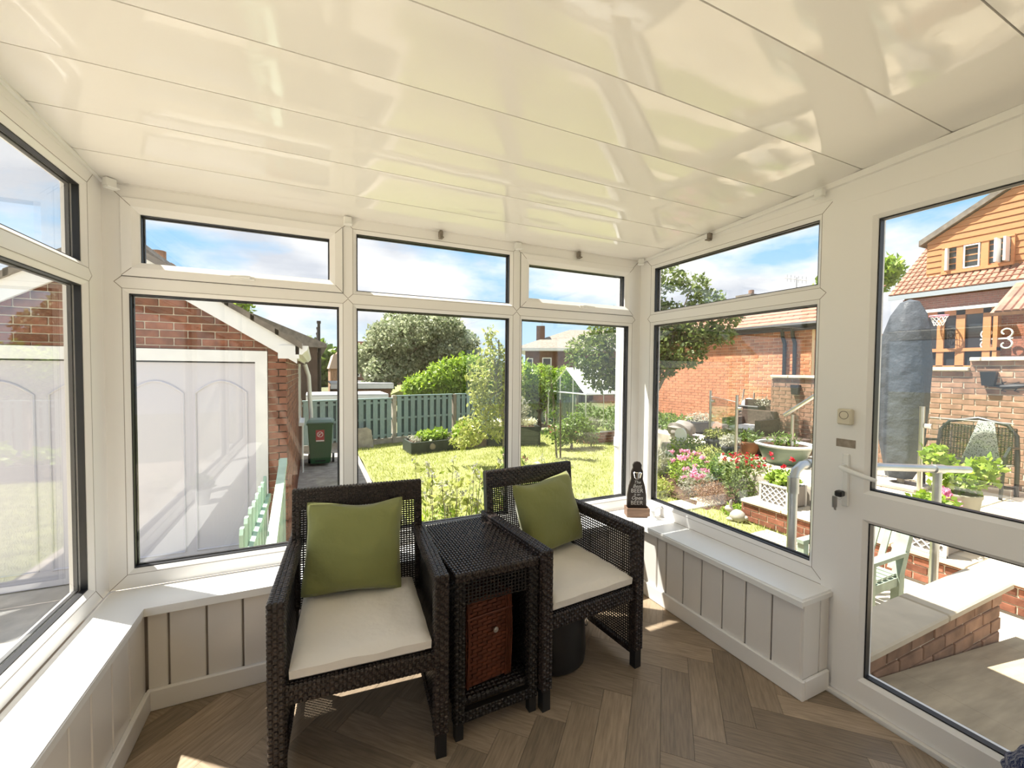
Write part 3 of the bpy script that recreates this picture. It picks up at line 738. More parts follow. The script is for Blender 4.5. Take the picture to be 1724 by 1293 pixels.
pillow('olive green square cushion leaning in the left armchair', (.137, 1.80, .443), .395, .375, -8, 19, 1.5, 3)
pillow('olive green square cushion leaning in the right armchair', (1.115, 1.83, .443), .385, .375, 10, 15, -5, 8)
# bottle opener board --------------------------------------------------
bo = thing('bottle_opener_board', 'dark bottle shaped opener board with white lettering on the corner of the sill', 'ornament', (1.885, 2.12, .427), R_(-26))
prof = [(-.062, 0), (.062, 0), (.062, .05), (.060, .13), (.050, .19), (.036, .235), (.038, .262), (.036, .285), (.026, .305), (.028, .325), (.018, .342), (0, .347), (-.018, .342), (-.028, .325), (-.026, .305), (-.036, .285), (-.038, .262), (-.036, .235), (-.050, .19), (-.060, .13), (-.062, .05)]
MB().prism(prof, -.008, .008).done('board', mat('dark stained board', (.035, .025, .02), .5), bo)
TRW = mat('rustic brown tray wood', (.19, .115, .075), .7, var=(15, .25, (1, 8, 8)))
mb = MB(); mb.box((-.072, -.05, 0), (.072, -.042, .055)); mb.box((-.072, .02, 0), (.072, .028, .055)); mb.box((-.072, -.042, 0), (-.064, .02, .055)); mb.box((.064, -.042, 0), (.072, .02, .055)); mb.box((-.064, -.042, 0), (.064, .02, .006)); mb.done('tray', TRW, bo)
mb = MB().lathe([(0, -.02), (.020, -.020), (.026, .0), (.030, .014), (.022, .02), (0, .02)], (0, -.012, .262), 20, .5).box((-.012, -.016, .232), (.012, -.008, .262), bev=.003); mb.done('opener', CHROME, bo, smooth=True)
def text(txt, size, m, parent, mtx, name='lettering', shear=0, ext=.0006):
    cu = bpy.data.curves.new('t', 'FONT'); cu.body = txt; cu.size = size; cu.align_x = 'CENTER'; cu.extrude = ext; cu.shear = shear; cu.resolution_u = 3
    t = bpy.data.objects.new('t', cu); COL.objects.link(t); dg = bpy.context.evaluated_depsgraph_get()
    me = bpy.data.meshes.new_from_object(t.evaluated_get(dg)); bpy.data.objects.remove(t); me.materials.clear(); me.materials.append(m)
    return link(name, me, parent, mtx=mtx)
LET = mat('white lettering', (.62, .60, .57), .6)
RX = Matrix.Rotation(math.pi/2, 4, 'X')
for s_, z, sz, sh in (('The', .205, .028, .3), ('Best', .178, .032, .3), ('BEER', .147, .037, 0), ('is an', .128, .022, .3), ('Open', .102, .032, .3), ('BEER', .068, .037, 0)):
    text(s_, sz, LET, bo, Matrix.Translation((0, -.0095, z)) @ RX, shear=sh)
def simple_ornament():
    t = thing('white_ornament', 'small white ceramic ornament beside the opener board on the sill', 'ornament', (1.93, 2.02, .426))
    MB().lathe([(0, 0), (.030, 0), (.032, .006), (.016, .014), (.012, .05), (.022, .065), (.012, .082), (0, .086)], (0, 0, 0), 16).done('ornament_body', WHITE, t, smooth=True)
    MB().tube([(-.0, 0, .06), (.02, -.02, .078), (.045, -.03, .07)], [.008, .007, .003], 8).done('ornament_wing', WHITE, t, smooth=True)
simple_ornament()
o = MB().lathe([(0, 0), (.022, 0), (.028, .01), (.022, .034), (0, .038)], (1.68, 2.13, .426), 14); tag(o.done('white_candle_cup', WHITE, loc=(1.68, 2.13, .426), smooth=True), 'small white cup on the back sill behind the right armchair', 'cup')
o = B('socket_box', UPVC, (1.74, 1.99, .0), (1.80, 2.062, .085), bev=.004); tag(o, 'small white boxed pipe end on the floor in the right back corner', 'box')
MB().tube([(1.755, 1.9885, .05), (1.755, 1.986, .05)], .008, 12).done('knob', GREYW, o)
# plant pot on left sill (seen reflected)
pp = thing('potted_plant', 'white pot with a small leafy plant on the left sill', 'plant', (-.69, 1.10, .426))
MB().lathe([(0, 0), (.038, 0), (.050, .09), (.055, .09), (.055, .105), (.048, .105), (.045, .09), (0, .088)], (0, 0, 0), 20).done('pot', WHITE, pp, smooth=True)
leaves('foliage', [((-.69, 1.10, .58), (.045, .045, .06), 160)], .045, L_MID, pp, 5, asp=.6)
# navy fleece at the lower right edge
o = MB(); bmesh.ops.create_icosphere(o.bm, subdivisions=5, radius=1)
for v in o.bm.verts:
    n = v.co.normalized(); v.co = Vector((n.x*.088, n.y*.088, n.z*.088))*(1+.05*math.sin(9*n.x+3)*math.sin(8*n.y)+.03*math.sin(20*n.z))+Vector((1.752, .372, .262))
tag(o.done('fleece_cushion', BLUEF, loc=(1.735, .395, .175), smooth=True), 'navy blue fleece bundle at the lower right edge in front of the door', 'blanket')
o = B('footstool', mat('dark stool wood', (.05, .035, .025), .6), (1.64, .30, 0), (1.83, .49, .172), bev=.01); tag(o, 'low dark wooden stool under the navy fleece', 'stool')


# ================================================================== GARDEN GROUND
G = -.65
def rnd(*a): return random.uniform(*a)
g = struct('ground', 'rough green ground running into the distance', 'ground')
B('ground_slab', mat('distant grass', (.16, .165, .10), .95, .1, var=(.6, .3)), (-60, -20, -1.6), (90, 120, -.78), g)
lw = struct('lawn', 'sunlit lawn beyond the back windows', 'lawn')
nx, ny = 60, 70; V = []; F = []
for i in range(nx+1):
    for j in range(ny+1):
        x = .95+(9.6-.95)*i/nx; y = 2.42+(12.6-2.42)*j/ny
        V.append((x, y, G+.012*math.sin(x*2.1+y)*math.sin(y*1.7)+.01*math.sin(5*x-3*y)))
for i in range(nx):
    for j in range(ny): a = i*(ny+1)+j; F.append((a, a+ny+1, a+ny+2, a+1))
o = npmesh('turf', np.array(V), np.array(F), LAWN, lw, kind=None)
rg = np.random.default_rng(4); n = 60000
p = np.stack([.97+8.2*rg.random(n), 2.6+9.3*rg.random(n), np.full(n, G)], 1)
p = p[~((p[:, 0] > 5.4) & (p[:, 1] < 4.4))]; n = len(p)
d = rg.normal(size=(n, 2))*.022; h = (.03+.035*rg.random(n)); wv = rg.normal(size=(n, 2)); wv /= np.linalg.norm(wv, axis=1)[:, None]; wv *= .006
z0 = np.zeros((n, 1))
V = np.stack([p+np.hstack([wv, z0]), p-np.hstack([wv, z0]), p+np.hstack([d, h[:, None]])], 1).reshape(-1, 3)
npmesh('grass_blades', V, np.arange(len(V)).reshape(-1, 3), L_GRASS, lw)
pt = struct('path', 'grey concrete path beside the garage', 'path')
for k in range(9):
    y0 = 2.5+k*1.05; B('paving_slab', CONC, (-.26, y0, -.72), (.93, y0+1.04, G+.006*(k % 2)), pt)
B('paving_slab', CONC, (-6, 2.35, -.74), (-.27, 5.2, -.655), pt)
for k in range(10):
    for j in range(6): B('paving_slab', SLABM, (-.86-.9*(j+1)+.006, 2.34-.9*(k+1), -.74), (-.86-.9*j, 2.334-.9*k, -.655+.003*((k+j) % 2)), pt)
fl = struct('flower_bed', 'planted bed between the lawn and the patio', 'flower bed')
V = []; F = []; nx, ny = 16, 26
for i in range(nx+1):
    for j in range(ny+1):
        x = 5.15+(8.6-5.15)*i/nx; y = 4.0+(9.6-4.0)*j/ny; t = min(1, max(0, (x-5.5-1.6*min(1, max(0, (y-5.9)/.8)))/1.7))*min(1, max(0, (9.6-y)/1.5))
        V.append((x, y, G+(.02 if y < 6.2 else -.06)+.46*t*t*(3-2*t)+.02*math.sin(7*x)*math.cos(6*y)))
for i in range(nx):
    for j in range(ny): a = i*(ny+1)+j; F.append((a, a+ny+1, a+ny+2, a+1))
npmesh('soil', np.array(V), np.array(F), SOIL, fl, kind=None)
B('edging_strip', SLABM, (4.55, 4.42, -.70), (6.0, 4.80, -.625), fl)
# patio of slabs on three levels
pa = struct('patio', 'sunlit sandstone patio stepping up to the right', 'patio')
B('patio_bed', CONC, (5.75, -4, -.9), (9.6, 4.25, -.135), pa); B('patio_bed', CONC, (6.5, 4.25, -.9), (9.6, 6.6, -.135), pa); B('patio_bed', CONC, (7.6, 6.6, -.9), (9.6, 9.0, -.135), pa); B('patio_bed', CONC, (5.28, -4, -.9), (5.75, 3.86, -.385), pa); B('patio_bed', CONC, (2.09, -4, -.9), (5.28, 3.55, -.665), pa)
def slabs(x0, y0, x1, y1, z, sx, sy, th=.035):
    y = y0; r = 0
    while y < y1-.05:
        x = x0-(sx*.5 if r % 2 else 0)
        while x < x1-.02:
            a, b = max(x, x0)+.005, min(x+sx, x1)-.005
            if b-a > .04: MB().box((a, y+.005, z-th), (b, min(y+sy, y1)-.005, z+rnd(-.003, .003)), bev=.005).done('patio_slab', SLABM, pa)
            x += sx
        y += sy; r += 1
slabs(5.76, .2, 7.98, 4.25, -.10, .60, .45); slabs(6.5, 4.26, 9.4, 6.6, -.10, .60, .45)
slabs(2.45, 1.2, 5.2, 3.5, -.63, .62, .45); slabs(3.7, -.6, 5.2, 1.2, -.63, .62, .45)
slabs(5.22, .0, 5.76, 3.86, -.35, .54, .55)
bricks(pa, (5.26, 0, -.63), (0, -1, 0), (-1, 0, 0), [[(-3.85, 0), (-.4, 0), (-.4, .235), (-3.85, .235)]], BRICK, MORT, vis=None, dep=.01)
bricks(pa, (5.80, 0, -.36), (0, -1, 0), (-1, 0, 0), [[(-4.3, 0), (-.4, 0), (-.4, .22), (-4.3, .22)]], BRICK, MORT, dep=.01)
# ramp with its low wall outside the door
rp = thing('ramp', 'grey buff paved ramp in shade outside the glazed door', 'ramp', (2.9, .2, -.6))
for k in range(5):
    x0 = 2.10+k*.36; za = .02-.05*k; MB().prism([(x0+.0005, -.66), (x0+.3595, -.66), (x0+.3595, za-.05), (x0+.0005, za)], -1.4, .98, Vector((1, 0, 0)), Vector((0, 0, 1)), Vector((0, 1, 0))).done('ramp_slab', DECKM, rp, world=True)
rw = thing('ramp_wall', 'low tan brick wall with a sloping stone coping beside the ramp', 'wall', (2.9, 1.06, -.6))
B('wall_core', MORT, (2.12, 1.0, -.65), (3.61, 1.12, .108), rw, world=True)
bricks(rw, (0, .995, -.35), (1, 0, 0), (0, -1, 0), [[(2.12, 0), (3.61, 0), (3.61, .455), (2.12, .455)]], BRICKT, MORT, back=.02)
bricks(rw, (3.615, 0, -.35), (0, 1, 0), (1, 0, 0), [[(1.0, 0), (1.12, 0), (1.12, .455), (1.0, .455)]], BRICKT, MORT, back=.02)
for a, b in ((2.12, 2.86), (2.866, 3.66)): MB().box((a, .955, .112), (b, 1.165, .152), bev=.008).done('coping_stone', SLABM, rw, world=True)

# ================================================================== GARAGE (left)
ga = thing('garage', 'red brown brick garage with a white panelled door facing the back window', 'garage', (-1.68, 5.2, G))
GY = 5.2
B('wall_core', MORT, (-3.08, GY+.10, G), (-.29, 10.9, 1.55), ga, world=True)
bricks(ga, (0, GY, 0), (1, 0, 0), (0, -1, 0), [[(-3.1, 1.54), (-.268, 1.54), (-.268, 1.56), (-1.68, 2.46), (-3.1, 1.56)], [(-.44, G), (-.268, G), (-.268, 1.54), (-.44, 1.54)], [(-3.1, G), (-2.93, G), (-2.93, 1.54), (-3.1, 1.54)]], BRICK, MORT)
bricks(ga, (-.266, 0, 0), (0, 1, 0), (1, 0, 0), [[(GY+.004, G), (8.9, G), (8.9, 1.56), (GY+.004, 1.56)], [(8.9, G), (9.75, G), (9.75, .33), (8.9, .33)], [(9.75, G), (10.9, G), (10.9, 1.56), (9.75, 1.56)]], BRICK, MORT, limit=300)
mb = MB(); mb.box((-2.92, GY-.03, 1.42), (-.445, GY+.08, 1.535)); mb.box((-.555, GY-.03, G), (-.445, GY+.08, 1.42)); mb.box((-2.92, GY-.03, G), (-2.81, GY+.08, 1.42)); mb.done('door_frame', WPAINT, ga, world=True)
mb = MB().box((-2.81, GY+.02, G), (-.555, GY+.06, 1.405)); gd = mb.done('garage_door', GDOOR, ga, world=True)
mb = MB()
for k in range(4):
    x0 = -2.70+k*.54; x1 = x0+.44
    for za, zb in ((-.50, 1.10),):
        if zb > .5: arc = [(x0+(x1-x0)*t, GY+.016, zb+.12*math.sin(math.pi*t)) for t in np.linspace(0, 1, 13)]
        else: arc = [(x0, GY+.016, zb), (x1, GY+.016, zb)]
        pts = [(x0, GY+.016, za)]+arc+[(x1, GY+.016, za), (x0, GY+.016, za)]
        mb.tube(pts, .011, 6, cap=False)
mb.done('door_moulding', GDOOR, gd, world=True, smooth=True)
B('door_gap', RUB, (-2.81, GY+.015, 1.405), (-.555, GY+.03, 1.42), ga, world=True)
sl_ = .62
def gz(x, off=0): return 2.59+off-(.62*(x+1.68) if x > -1.68 else .62*(-1.68-x))
for s in (1, -1):
    xe = -1.68+s*1.52
    MB().prism([(-1.68, gz(-1.68, -.04)), (xe, gz(xe, -.04)), (xe, gz(xe, -.24)), (-1.68, gz(-1.68, -.24))], GY-.09, GY-.06).done('barge_board', WPAINT, ga, world=True)
    MB().prism([(-1.68, gz(-1.68, -.06)), (xe, gz(xe, -.06)), (xe, gz(xe, -.09)), (-1.68, gz(-1.68, -.09))], GY-.08, 10.95).done('roof_board', WPAINT, ga, world=True)
    # tile courses
    mb = MB(); nrow = 7
    for r in range(nrow):
        d0 = r*.26; 
        for c in range(24):
            y0 = GY-.12+c*.255
            xa = xe+s*.05-s*d0/1.18; xb = xa-s*.30/1.18
            mb.prism([(xa, gz(xa, .0)+.012), (xb, gz(xb, .0)+.0), (xb, gz(xb, -.06)), (xa, gz(xa, -.055))], y0, y0+.247)
    mb.done('roof_tiles', TILEG, ga, world=True, kind='stuff')
mb = MB().tube([(-1.68, GY-.12, 2.60), (-1.68, 10.95, 2.60)], .09, 8); mb.done('ridge', TILEG, ga, world=True)
B('fascia', WPAINT, (-.20, GY-.06, 1.47), (-.175, 10.9, 1.64), ga, world=True)
mb = MB()
prof = [(0, 0), (0, -.095), (.065, -.095), (.085, -.07), (.115, -.045), (.125, 0)]
mb.prism([(-.175+a, 1.60+b) for a, b in prof], GY-.10, 10.9).done('gutter', WPAINT, ga, world=True)
B('box_end', WPAINT, (-.34, GY-.10, 1.46), (-.14, GY-.055, 1.60), ga, world=True)
mb = MB(); mb.ring(8.92, .34, 9.73, 1.45, [(0, 0), (.05, 0), (.05, .05), (0, .05)]); mb.bm.transform(Matrix.Translation((-.24, 0, 0)) @ Matrix.Rotation(math.pi/2, 4, 'Z')); sw = mb.done('side_window', WPAINT, ga, world=True)
B('pane', DARK, (-.275, 8.96, .38), (-.262, 9.70, 1.42), sw, world=True); B('window_ledge', WPAINT, (-.26, 8.86, .28), (-.17, 9.80, .34), ga, world=True)
MB().tube([(-.20, 9.1, .28), (-.20, 9.1, G)], .018, 8).done('waste_pipe', WPAINT, ga, world=True)
MB().tube([(-.17, 10.2, 1.45), (-.10, 10.25, 1.2), (-.06, 10.3, .4), (-.05, 10.3, G)], .045, 10).done('downpipe', WPAINT, ga, world=True, smooth=True)
MB().box((-2.35, 8.1, 2.0), (-1.95, 8.5, 2.95)).box((-2.38, 8.07, 2.87), (-1.92, 8.53, 2.93)).tube([(-2.15, 8.3, 2.93), (-2.15, 8.3, 3.15)], .09, 8).done('chimney', BRICKT, ga, world=True)
# picket fence and sloping handrail
pf = thing('picket_fence', 'pale green picket fence outside the left back window', 'fence', (-.42, 3.9, G))
for k in range(8):
    y = 3.15+k*.20; zt = .335+.006*(k % 3)
    MB().prism([(y-.042, G), (y+.042, G), (y+.042, zt-.035), (y+.022, zt), (y-.022, zt), (y-.042, zt-.035)], -.43, -.408, Vector((0, 1, 0)), Vector((0, 0, 1)), Vector((1, 0, 0))).done('picket', PGREEN, pf, world=True)
for z in (-.35, .10): B('rail', PGREEN, (-.405, 3.08, z), (-.375, 4.62, z+.06), pf, world=True)
hr = thing('sloping_handrail', 'pale green sloping handrail with slats beside the garage corner', 'handrail', (-.30, 4.6, G))
B('post', PGREEN, (-.335, 4.98, G), (-.275, 5.04, .40), hr, world=True); B('post', PGREEN, (-.29, 3.5, G), (-.24, 3.55, .02), hr, world=True)
MB().prism([(3.45, -.02), (5.0, .36), (5.0, .42), (3.45, .04)], -.325, -.255, Vector((0, 1, 0)), Vector((0, 0, 1)), Vector((1, 0, 0))).done('rail', PGREEN, hr, world=True)
for k in range(8):
    y = 3.68+k*.17; B('baluster', PGREEN, (-.30, y, G), (-.275, y+.05, -.02+.38*(y-3.45)/1.55), hr, world=True)

# ================================================================== BIN, FENCE, BEDS
wb_ = thing('wheelie_bin', 'dark green wheelie bin with a red sticker beside the garage', 'bin', (.13, 9.72, G), R_(-4))
mb = MB(); bmx = mb.bm
def frust(mb, z0, z1, a0, b0, a1, b1, bev=.02):
    v = [mb.bm.verts.new((sx*(a0 if z == z0 else a1), sy*(b0 if z == z0 else b1), z)) for z in (z0, z1) for sx, sy in ((-1, -1), (1, -1), (1, 1), (-1, 1))]
    fs = [mb.bm.faces.new([v[i] for i in f]) for f in ((3, 2, 1, 0), (4, 5, 6, 7), (0, 1, 5, 4), (1, 2, 6, 5), (2, 3, 7, 6), (3, 0, 4, 7))]
    bmesh.ops.bevel(mb.bm, geom=list({e for f in fs for e in f.edges}), offset=bev, segments=2, affect='EDGES')
frust(mb, .06, .90, .19, .20, .235, .26); mb.done('bin_body', BING, wb_, smooth=True)
mb = MB(); frust(mb, .86, .90, .252, .28, .255, .285, .008); mb.done('bin_rim', BING, wb_)
mb = MB(); frust(mb, .90, .965, .27, .30, .22, .24, .02); mb.tube([(-.2, .29, .93), (.2, .29, .93)], .018, 8); mb.done('bin_lid', BINL, wb_, smooth=True)
for s in (-1, 1): MB().tube([(s*.21, .20, .10), (s*.255, .20, .10)], .10, 16).done('wheel', BLACK, wb_, smooth=False)
MB().box((-.10, -.205, .10), (.10, -.195, .16), bev=.004).done('bin_step', BLACK, wb_)
SM = Matrix.Translation((0, -.2445, .64)) @ Matrix.Rotation(R_(4.1), 4, 'X')
MB().prism([(-.08, -.12), (.08, -.12), (.08, .12), (-.08, .12)], -.002, .003).done('sticker', RED, wb_, mtx=SM)
MB().tube([(.052*math.cos(a), -.004, .03+.052*math.sin(a)) for a in np.linspace(0, 6.2832, 22)], .006, 5, cap=False).tube([(-.028, -.004, .0), (.030, -.004, .062)], .006, 5).tube([(-.025, -.004, .055), (-.008, -.004, .008)], .005, 5).done('sticker_emblem', WHITE, wb_, mtx=SM)
B('sticker_band', WHITE, (-.075, -.004, -.115), (.075, 0, -.09), wb_, mtx=SM)

def fence():
    t = thing('garden_fence', 'teal painted slatted fence with concrete posts behind the raised beds', 'fence', (2, 11.9, G))
    P0 = Vector((-.32, 11.3, 0)); D = Vector((.9725, .233, 0)).normalized(); W = Vector((D.y, -D.x, 0)); Z = Vector((0, 0, 1)); LN = 9.6
    posts = [0.0, 2.36, 4.25, 6.15, 8.05, 9.6]
    for k, s in enumerate(posts):
        m = CONC if k < 3 else CONC
        MB().prism([(s-.05, G), (s+.05, G), (s+.05, .64 if k != 1 else .66), (s-.05, .64 if k != 1 else .66)], -.04, .07, D, Z, W, P0).done('fence_post', m if k != 2 else GREYW, t, world=True)
    for a, b in zip(posts[:-1], posts[1:]):
        top = .56 if a == 0 else .62
        MB().prism([(a+.05, G), (b-.05, G), (b-.05, -.50), (a+.05, -.50)], -.02, .03, D, Z, W, P0).done('gravel_board', CONC, t, world=True)
        MB().prism([(a+.05, top), (b-.05, top), (b-.05, top+.03), (a+.05, top+.03)], -.05, .05, D, Z, W, P0).done('cap_rail', TEAL, t, world=True)
        n = int(round((b-a-.1)/.189))
        for i in range(n):
            s = a+.05+(i+.5)*(b-a-.1)/n
            MB().prism([(s-.06, -.49), (s+.06, -.49), (s+.06, top), (s-.06, top)], .022, .040, D, Z, W, P0).done('fence_board', TEAL, t, world=True)
            if i < n-1:
                s2 = s+.5*(b-a-.1)/n
                MB().prism([(s2-.06, -.48), (s2+.06, -.48), (s2+.06, top-.01), (s2-.06, top-.01)], -.035, -.018, D, Z, W, P0).done('rear_board', TEAL_SHADE, t, world=True)
        for z in (-.44, .0, top-.12):
            MB().prism([(a+.05, z), (b-.05, z), (b-.05, z+.055), (a+.05, z+.055)], -.016, .020, D, Z, W, P0).done('fence_rail', TEAL, t, world=True)
fence()
o = MB().prism([(-.22, 0), (.22, 0), (.17, .45), (.06, .52), (-.22, .50)], 0, .07, Vector((1, 0, 0)), Vector((0, .12, 1)).normalized(), Vector((0, 1, -.12)).normalized(), Vector((1.17, 11.35, G))).done('stone_slab', CONC, loc=(1.17, 11.35, G)); tag(o, 'broken grey stone slab leaning on the teal fence', 'slab')

def bed(name, lab, c, z1, m, courses, plants):
    """c: four ground corners CCW from front left"""
    t = thing(name, lab, 'planter', (sum(p[0] for p in c)/4, sum(p[1] for p in c)/4, G)); h = (z1-G)/courses
    for k in range(4):
        a = Vector((*c[k], 0)); b = Vector((*c[(k+1) % 4], 0)); D = (b-a).normalized(); W = Vector((D.y, -D.x, 0)); ln = (b-a).length
        for r in range(courses):
            MB().prism([(0, G+r*h+.003), (ln, G+r*h+.003), (ln, G+(r+1)*h-.003), (0, G+(r+1)*h-.003)], -.05, 0, D, Vector((0, 0, 1)), W, a).done('sleeper', m, t, world=True)
    q = [Vector((*p, 0)) for p in c]
    mb = MB(); mb.bm.faces.new([mb.bm.verts.new((p.x, p.y, z1-.05)) for p in q]); mb.done('soil', SOIL, t, world=True)
    return t
b1 = bed('raised_bed', 'low dark green raised bed with a round medallion on its front', [(2.07, 10.0), (3.30, 10.22), (3.25, 11.0), (2.02, 10.78)], -.37, BEDD, 1, None)
MB().lathe([(0, .02), (.05, .018), (.065, .010), (.075, .02), (.075, 0)], (0, 0, 0), 18).done('medallion', GREYW, b1, mtx=wm(b1).inverted() @ Matrix.Translation((2.60, 10.085, -.50)) @ Matrix.Rotation(R_(10), 4, 'Z') @ Matrix.Rotation(math.pi/2, 4, 'X'))
leaves('strawberry_leaves', [((2.55, 10.45, -.30), (.30, .28, .14), 500), ((2.9, 10.5, -.27), (.22, .25, .14), 420)], .085, L_BRIGHT, b1, 21, asp=.8, shell=.2)
leaves('low_seedlings', [((2.25, 10.4, -.33), (.18, .3, .08), 160), ((3.1, 10.6, -.33), (.15, .25, .08), 160)], .06, L_SILV, b1, 22, asp=.5, shell=.2)
b2 = bed('raised_bed', 'low brown sleeper bed between the two dark green beds', [(3.32, 10.22), (4.12, 10.36), (4.08, 11.05), (3.28, 10.95)], -.33, BEDT, 2, None)
leaves('leafy_crop', [((3.65, 10.6, -.17), (.36, .28, .20), 700), ((3.45, 10.3, -.32), (.25, .15, .12), 250)], .11, L_BRIGHT, b2, 23, asp=.8, shell=.3)
b3 = bed('raised_bed', 'tall dark green raised bed holding the pale shrub', [(4.14, 10.30), (5.52, 9.98), (5.65, 10.55), (4.25, 10.85)], -.14, BEDD, 4, None)
leaves('low_flowers', [((4.55, 10.4, -.05), (.32, .2, .10), 260), ((5.25, 10.2, -.02), (.28, .2, .12), 300)], .06, L_WHT, b3, 24, asp=.8, shell=.3)
leaves('upright_shrub', [((5.05, 10.3, .25), (.30, .25, .42), 900)], .075, L_SILV, b3, 25, asp=.3, shell=.1, drop=-.6)

# ================================================================== TREES AND SHRUBS
def tree(name, lab, base, top, r0, blobs, size, lm, seed, bark=BARK, cat='tree', n=10, asp=.5, shell=.5, drop=.2, fork=.5, limbs=True, grp=None):
    t = thing(name, lab, cat, base, group=grp)
    if limbs: tree_limbs(t, base, top, r0, blobs, bark, seed=seed, n=n, fork=fork)
    leaves('foliage', blobs, size, lm, t, seed, asp=asp, shell=shell, drop=drop)
    return t
rg_ = random.Random(5)
bl_ = []
for (px, pz, rr) in ((2.6, 1.6, 1.15), (3.2, 2.9, 1.25), (4.3, 3.6, 1.25), (5.4, 3.5, 1.25), (6.5, 2.9, 1.25), (7.1, 1.9, 1.1), (4.8, 2.4, 1.4), (3.3, 1.5, 1.1), (6.2, 1.6, 1.15), (5.6, 1.9, 1.0), (2.7, .75, .7), (7.3, 1.0, .7), (4.1, 2.6, 1.2)):
    for k in range(3):
        bl_.append(((px+rg_.uniform(-.4, .4), 21+rg_.uniform(-1.5, 1.2), pz+rg_.uniform(-.3, .3)), (rr*.85, rr*.85, rr*.62), 1500))
tree('blossom_tree', 'large round grey green tree in blossom standing beyond the teal fence', (4.55, 21, -2), (4.7, 21, 1.2), .34, bl_, .16, L_TREE, 31, n=20, asp=.75, shell=.62, fork=.62)
tree('elder_bush', 'wide bright green bush rising over the middle of the teal fence', (3.9, 13.3, -.7), (3.95, 13.3, .6), .09,
     [((3.2, 13.4, .85), (.7, .6, .42), 1500), ((3.9, 13.2, 1.15), (.75, .6, .55), 2000), ((4.6, 13.2, 1.35), (.8, .6, .55), 2000), ((5.3, 13.0, 1.1), (.7, .6, .5), 1500), ((3.0, 13.3, .7), (.5, .4, .3), 600), ((4.2, 13.0, .75), (.8, .4, .3), 1300)], .13, L_BRIGHT, 32, shell=.45)
tree('laurel_hedge', 'mid green hedge over the right end of the teal fence', (6.9, 12.6, -.7), (6.9, 12.6, .5), .08,
     [((6.2, 12.7, 1.15), (.7, .5, .60), 1500), ((7.0, 12.6, 1.0), (.7, .5, .62), 1500), ((7.7, 12.4, .95), (.6, .5, .6), 1200), ((6.3, 12.75, .55), (.6, .4, .4), 700), ((7.1, 12.7, .4), (.7, .4, .4), 700)], .12, L_BRIGHT, 33, shell=.45)
tree('young_tree', 'slender yellow green tree on the lawn in front of the raised beds', (3.69, 8.22, G), (3.55, 8.3, 2.0), .042,
     [((3.38, 8.35, 2.10), (.12, .2, .25), 90), ((3.42, 8.35, 1.72), (.36, .3, .30), 260), ((3.70, 8.3, 1.50), (.38, .3, .34), 330), ((3.22, 8.3, 1.25), (.42, .3, .34), 330), ((3.75, 8.2, .95), (.36, .3, .40), 360), ((3.35, 8.2, .65), (.46, .3, .36), 380), ((3.00, 8.2, .22), (.46, .3, .26), 360), ((3.55, 8.2, .15), (.40, .3, .28), 330), ((2.85, 8.3, -.08), (.36, .3, .16), 240), ((3.85, 8.3, 1.2), (.3, .3, .6), 260), ((3.1, 8.3, .9), (.3, .3, .3), 200)], .105, L_YEL, 34, bark=BARKG, shell=.15, asp=.38, drop=.6, fork=.3, n=14)
t2 = tree('staked_sapling', 'thin staked apple sapling on the lawn left of the greenhouse', (5.05, 8.35, G), (4.93, 8.4, 1.15), .026,
     [((4.92, 8.4, .95), (.24, .2, .32), 110), ((4.95, 8.4, .35), (.24, .2, .26), 80), ((4.85, 8.35, .0), (.22, .18, .18), 60), ((5.05, 8.35, -.2), (.2, .15, .15), 36), ((4.85, 8.4, 1.35), (.10, .1, .16), 36)], .085, L_MID, 35, bark=BARKG, shell=.1, asp=.5, fork=.3, n=9)
MB().tube([(5.12, 8.3, G), (5.10, 8.3, .7)], .02, 6).done('stake', BARK, t2, world=True)
tree('leafy_bush', 'bushy green shrub on the lawn against the greenhouse', (6.0, 9.2, G), (6.0, 9.2, -.2), .04,
     [((5.75, 9.2, -.25), (.35, .3, .32), 650), ((6.15, 9.2, -.1), (.42, .35, .42), 900), ((6.5, 9.2, -.3), (.35, .3, .28), 500)], .085, L_MID, 36, shell=.3, cat='shrub')
ab = []
for (x_, y_, z_, r_, n_) in ((5.40, 7.12, 1.32, .46, 1100), (5.1, 7.2, 1.75, .5, 1100), (5.5, 6.9, 2.2, .55, 1300), (6.0, 6.6, 2.6, .5, 1100), (6.35, 6.3, 2.35, .5, 1200), (6.6, 5.9, 2.15, .45, 1000), (5.9, 6.5, 1.85, .55, 1500), (6.45, 6.0, 1.75, .42, 900), (5.7, 6.8, 1.25, .45, 1000), (6.1, 6.35, 1.45, .36, 700), (6.75, 5.75, 2.65, .34, 500), (6.2, 6.15, 3.15, .34, 420), (5.9, 6.5, 3.3, .30, 260), (6.55, 5.85, 3.0, .26, 240), (7.05, 5.45, 2.45, .24, 240), (5.9, 6.7, 3.0, .32, 350), (6.9, 5.6, 2.1, .3, 400), (5.75, 6.75, 1.05, .30, 400)):
    ab.append(((x_, y_, z_), (r_, r_, r_*.8), n_))
tree('apple_tree', 'leaning apple tree with a dense crown at the right back corner window', (5.75, 6.55, -.62), (6.15, 6.35, 1.5), .085, ab, .085, L_DARK, 37, bark=BARKG, n=14, asp=.6, shell=.45, fork=.6)
tree('distant_tree', 'feathery pale green tree on the skyline left of the tiled house', (23, 12, -.7), (23, 12, 5), .2,
     [((23, 12.1, 5.2), (1.2, 1.2, 1.1), 1500), ((23.5, 11.2, 5.8), (1.2, 1.0, 1.0), 1300), ((23, 12.1, 3.9), (1.3, 1.2, 1.0), 1200), ((23.5, 10.4, 6.0), (.7, .7, .7), 700)], .26, L_BRIGHT, 38, shell=.3)
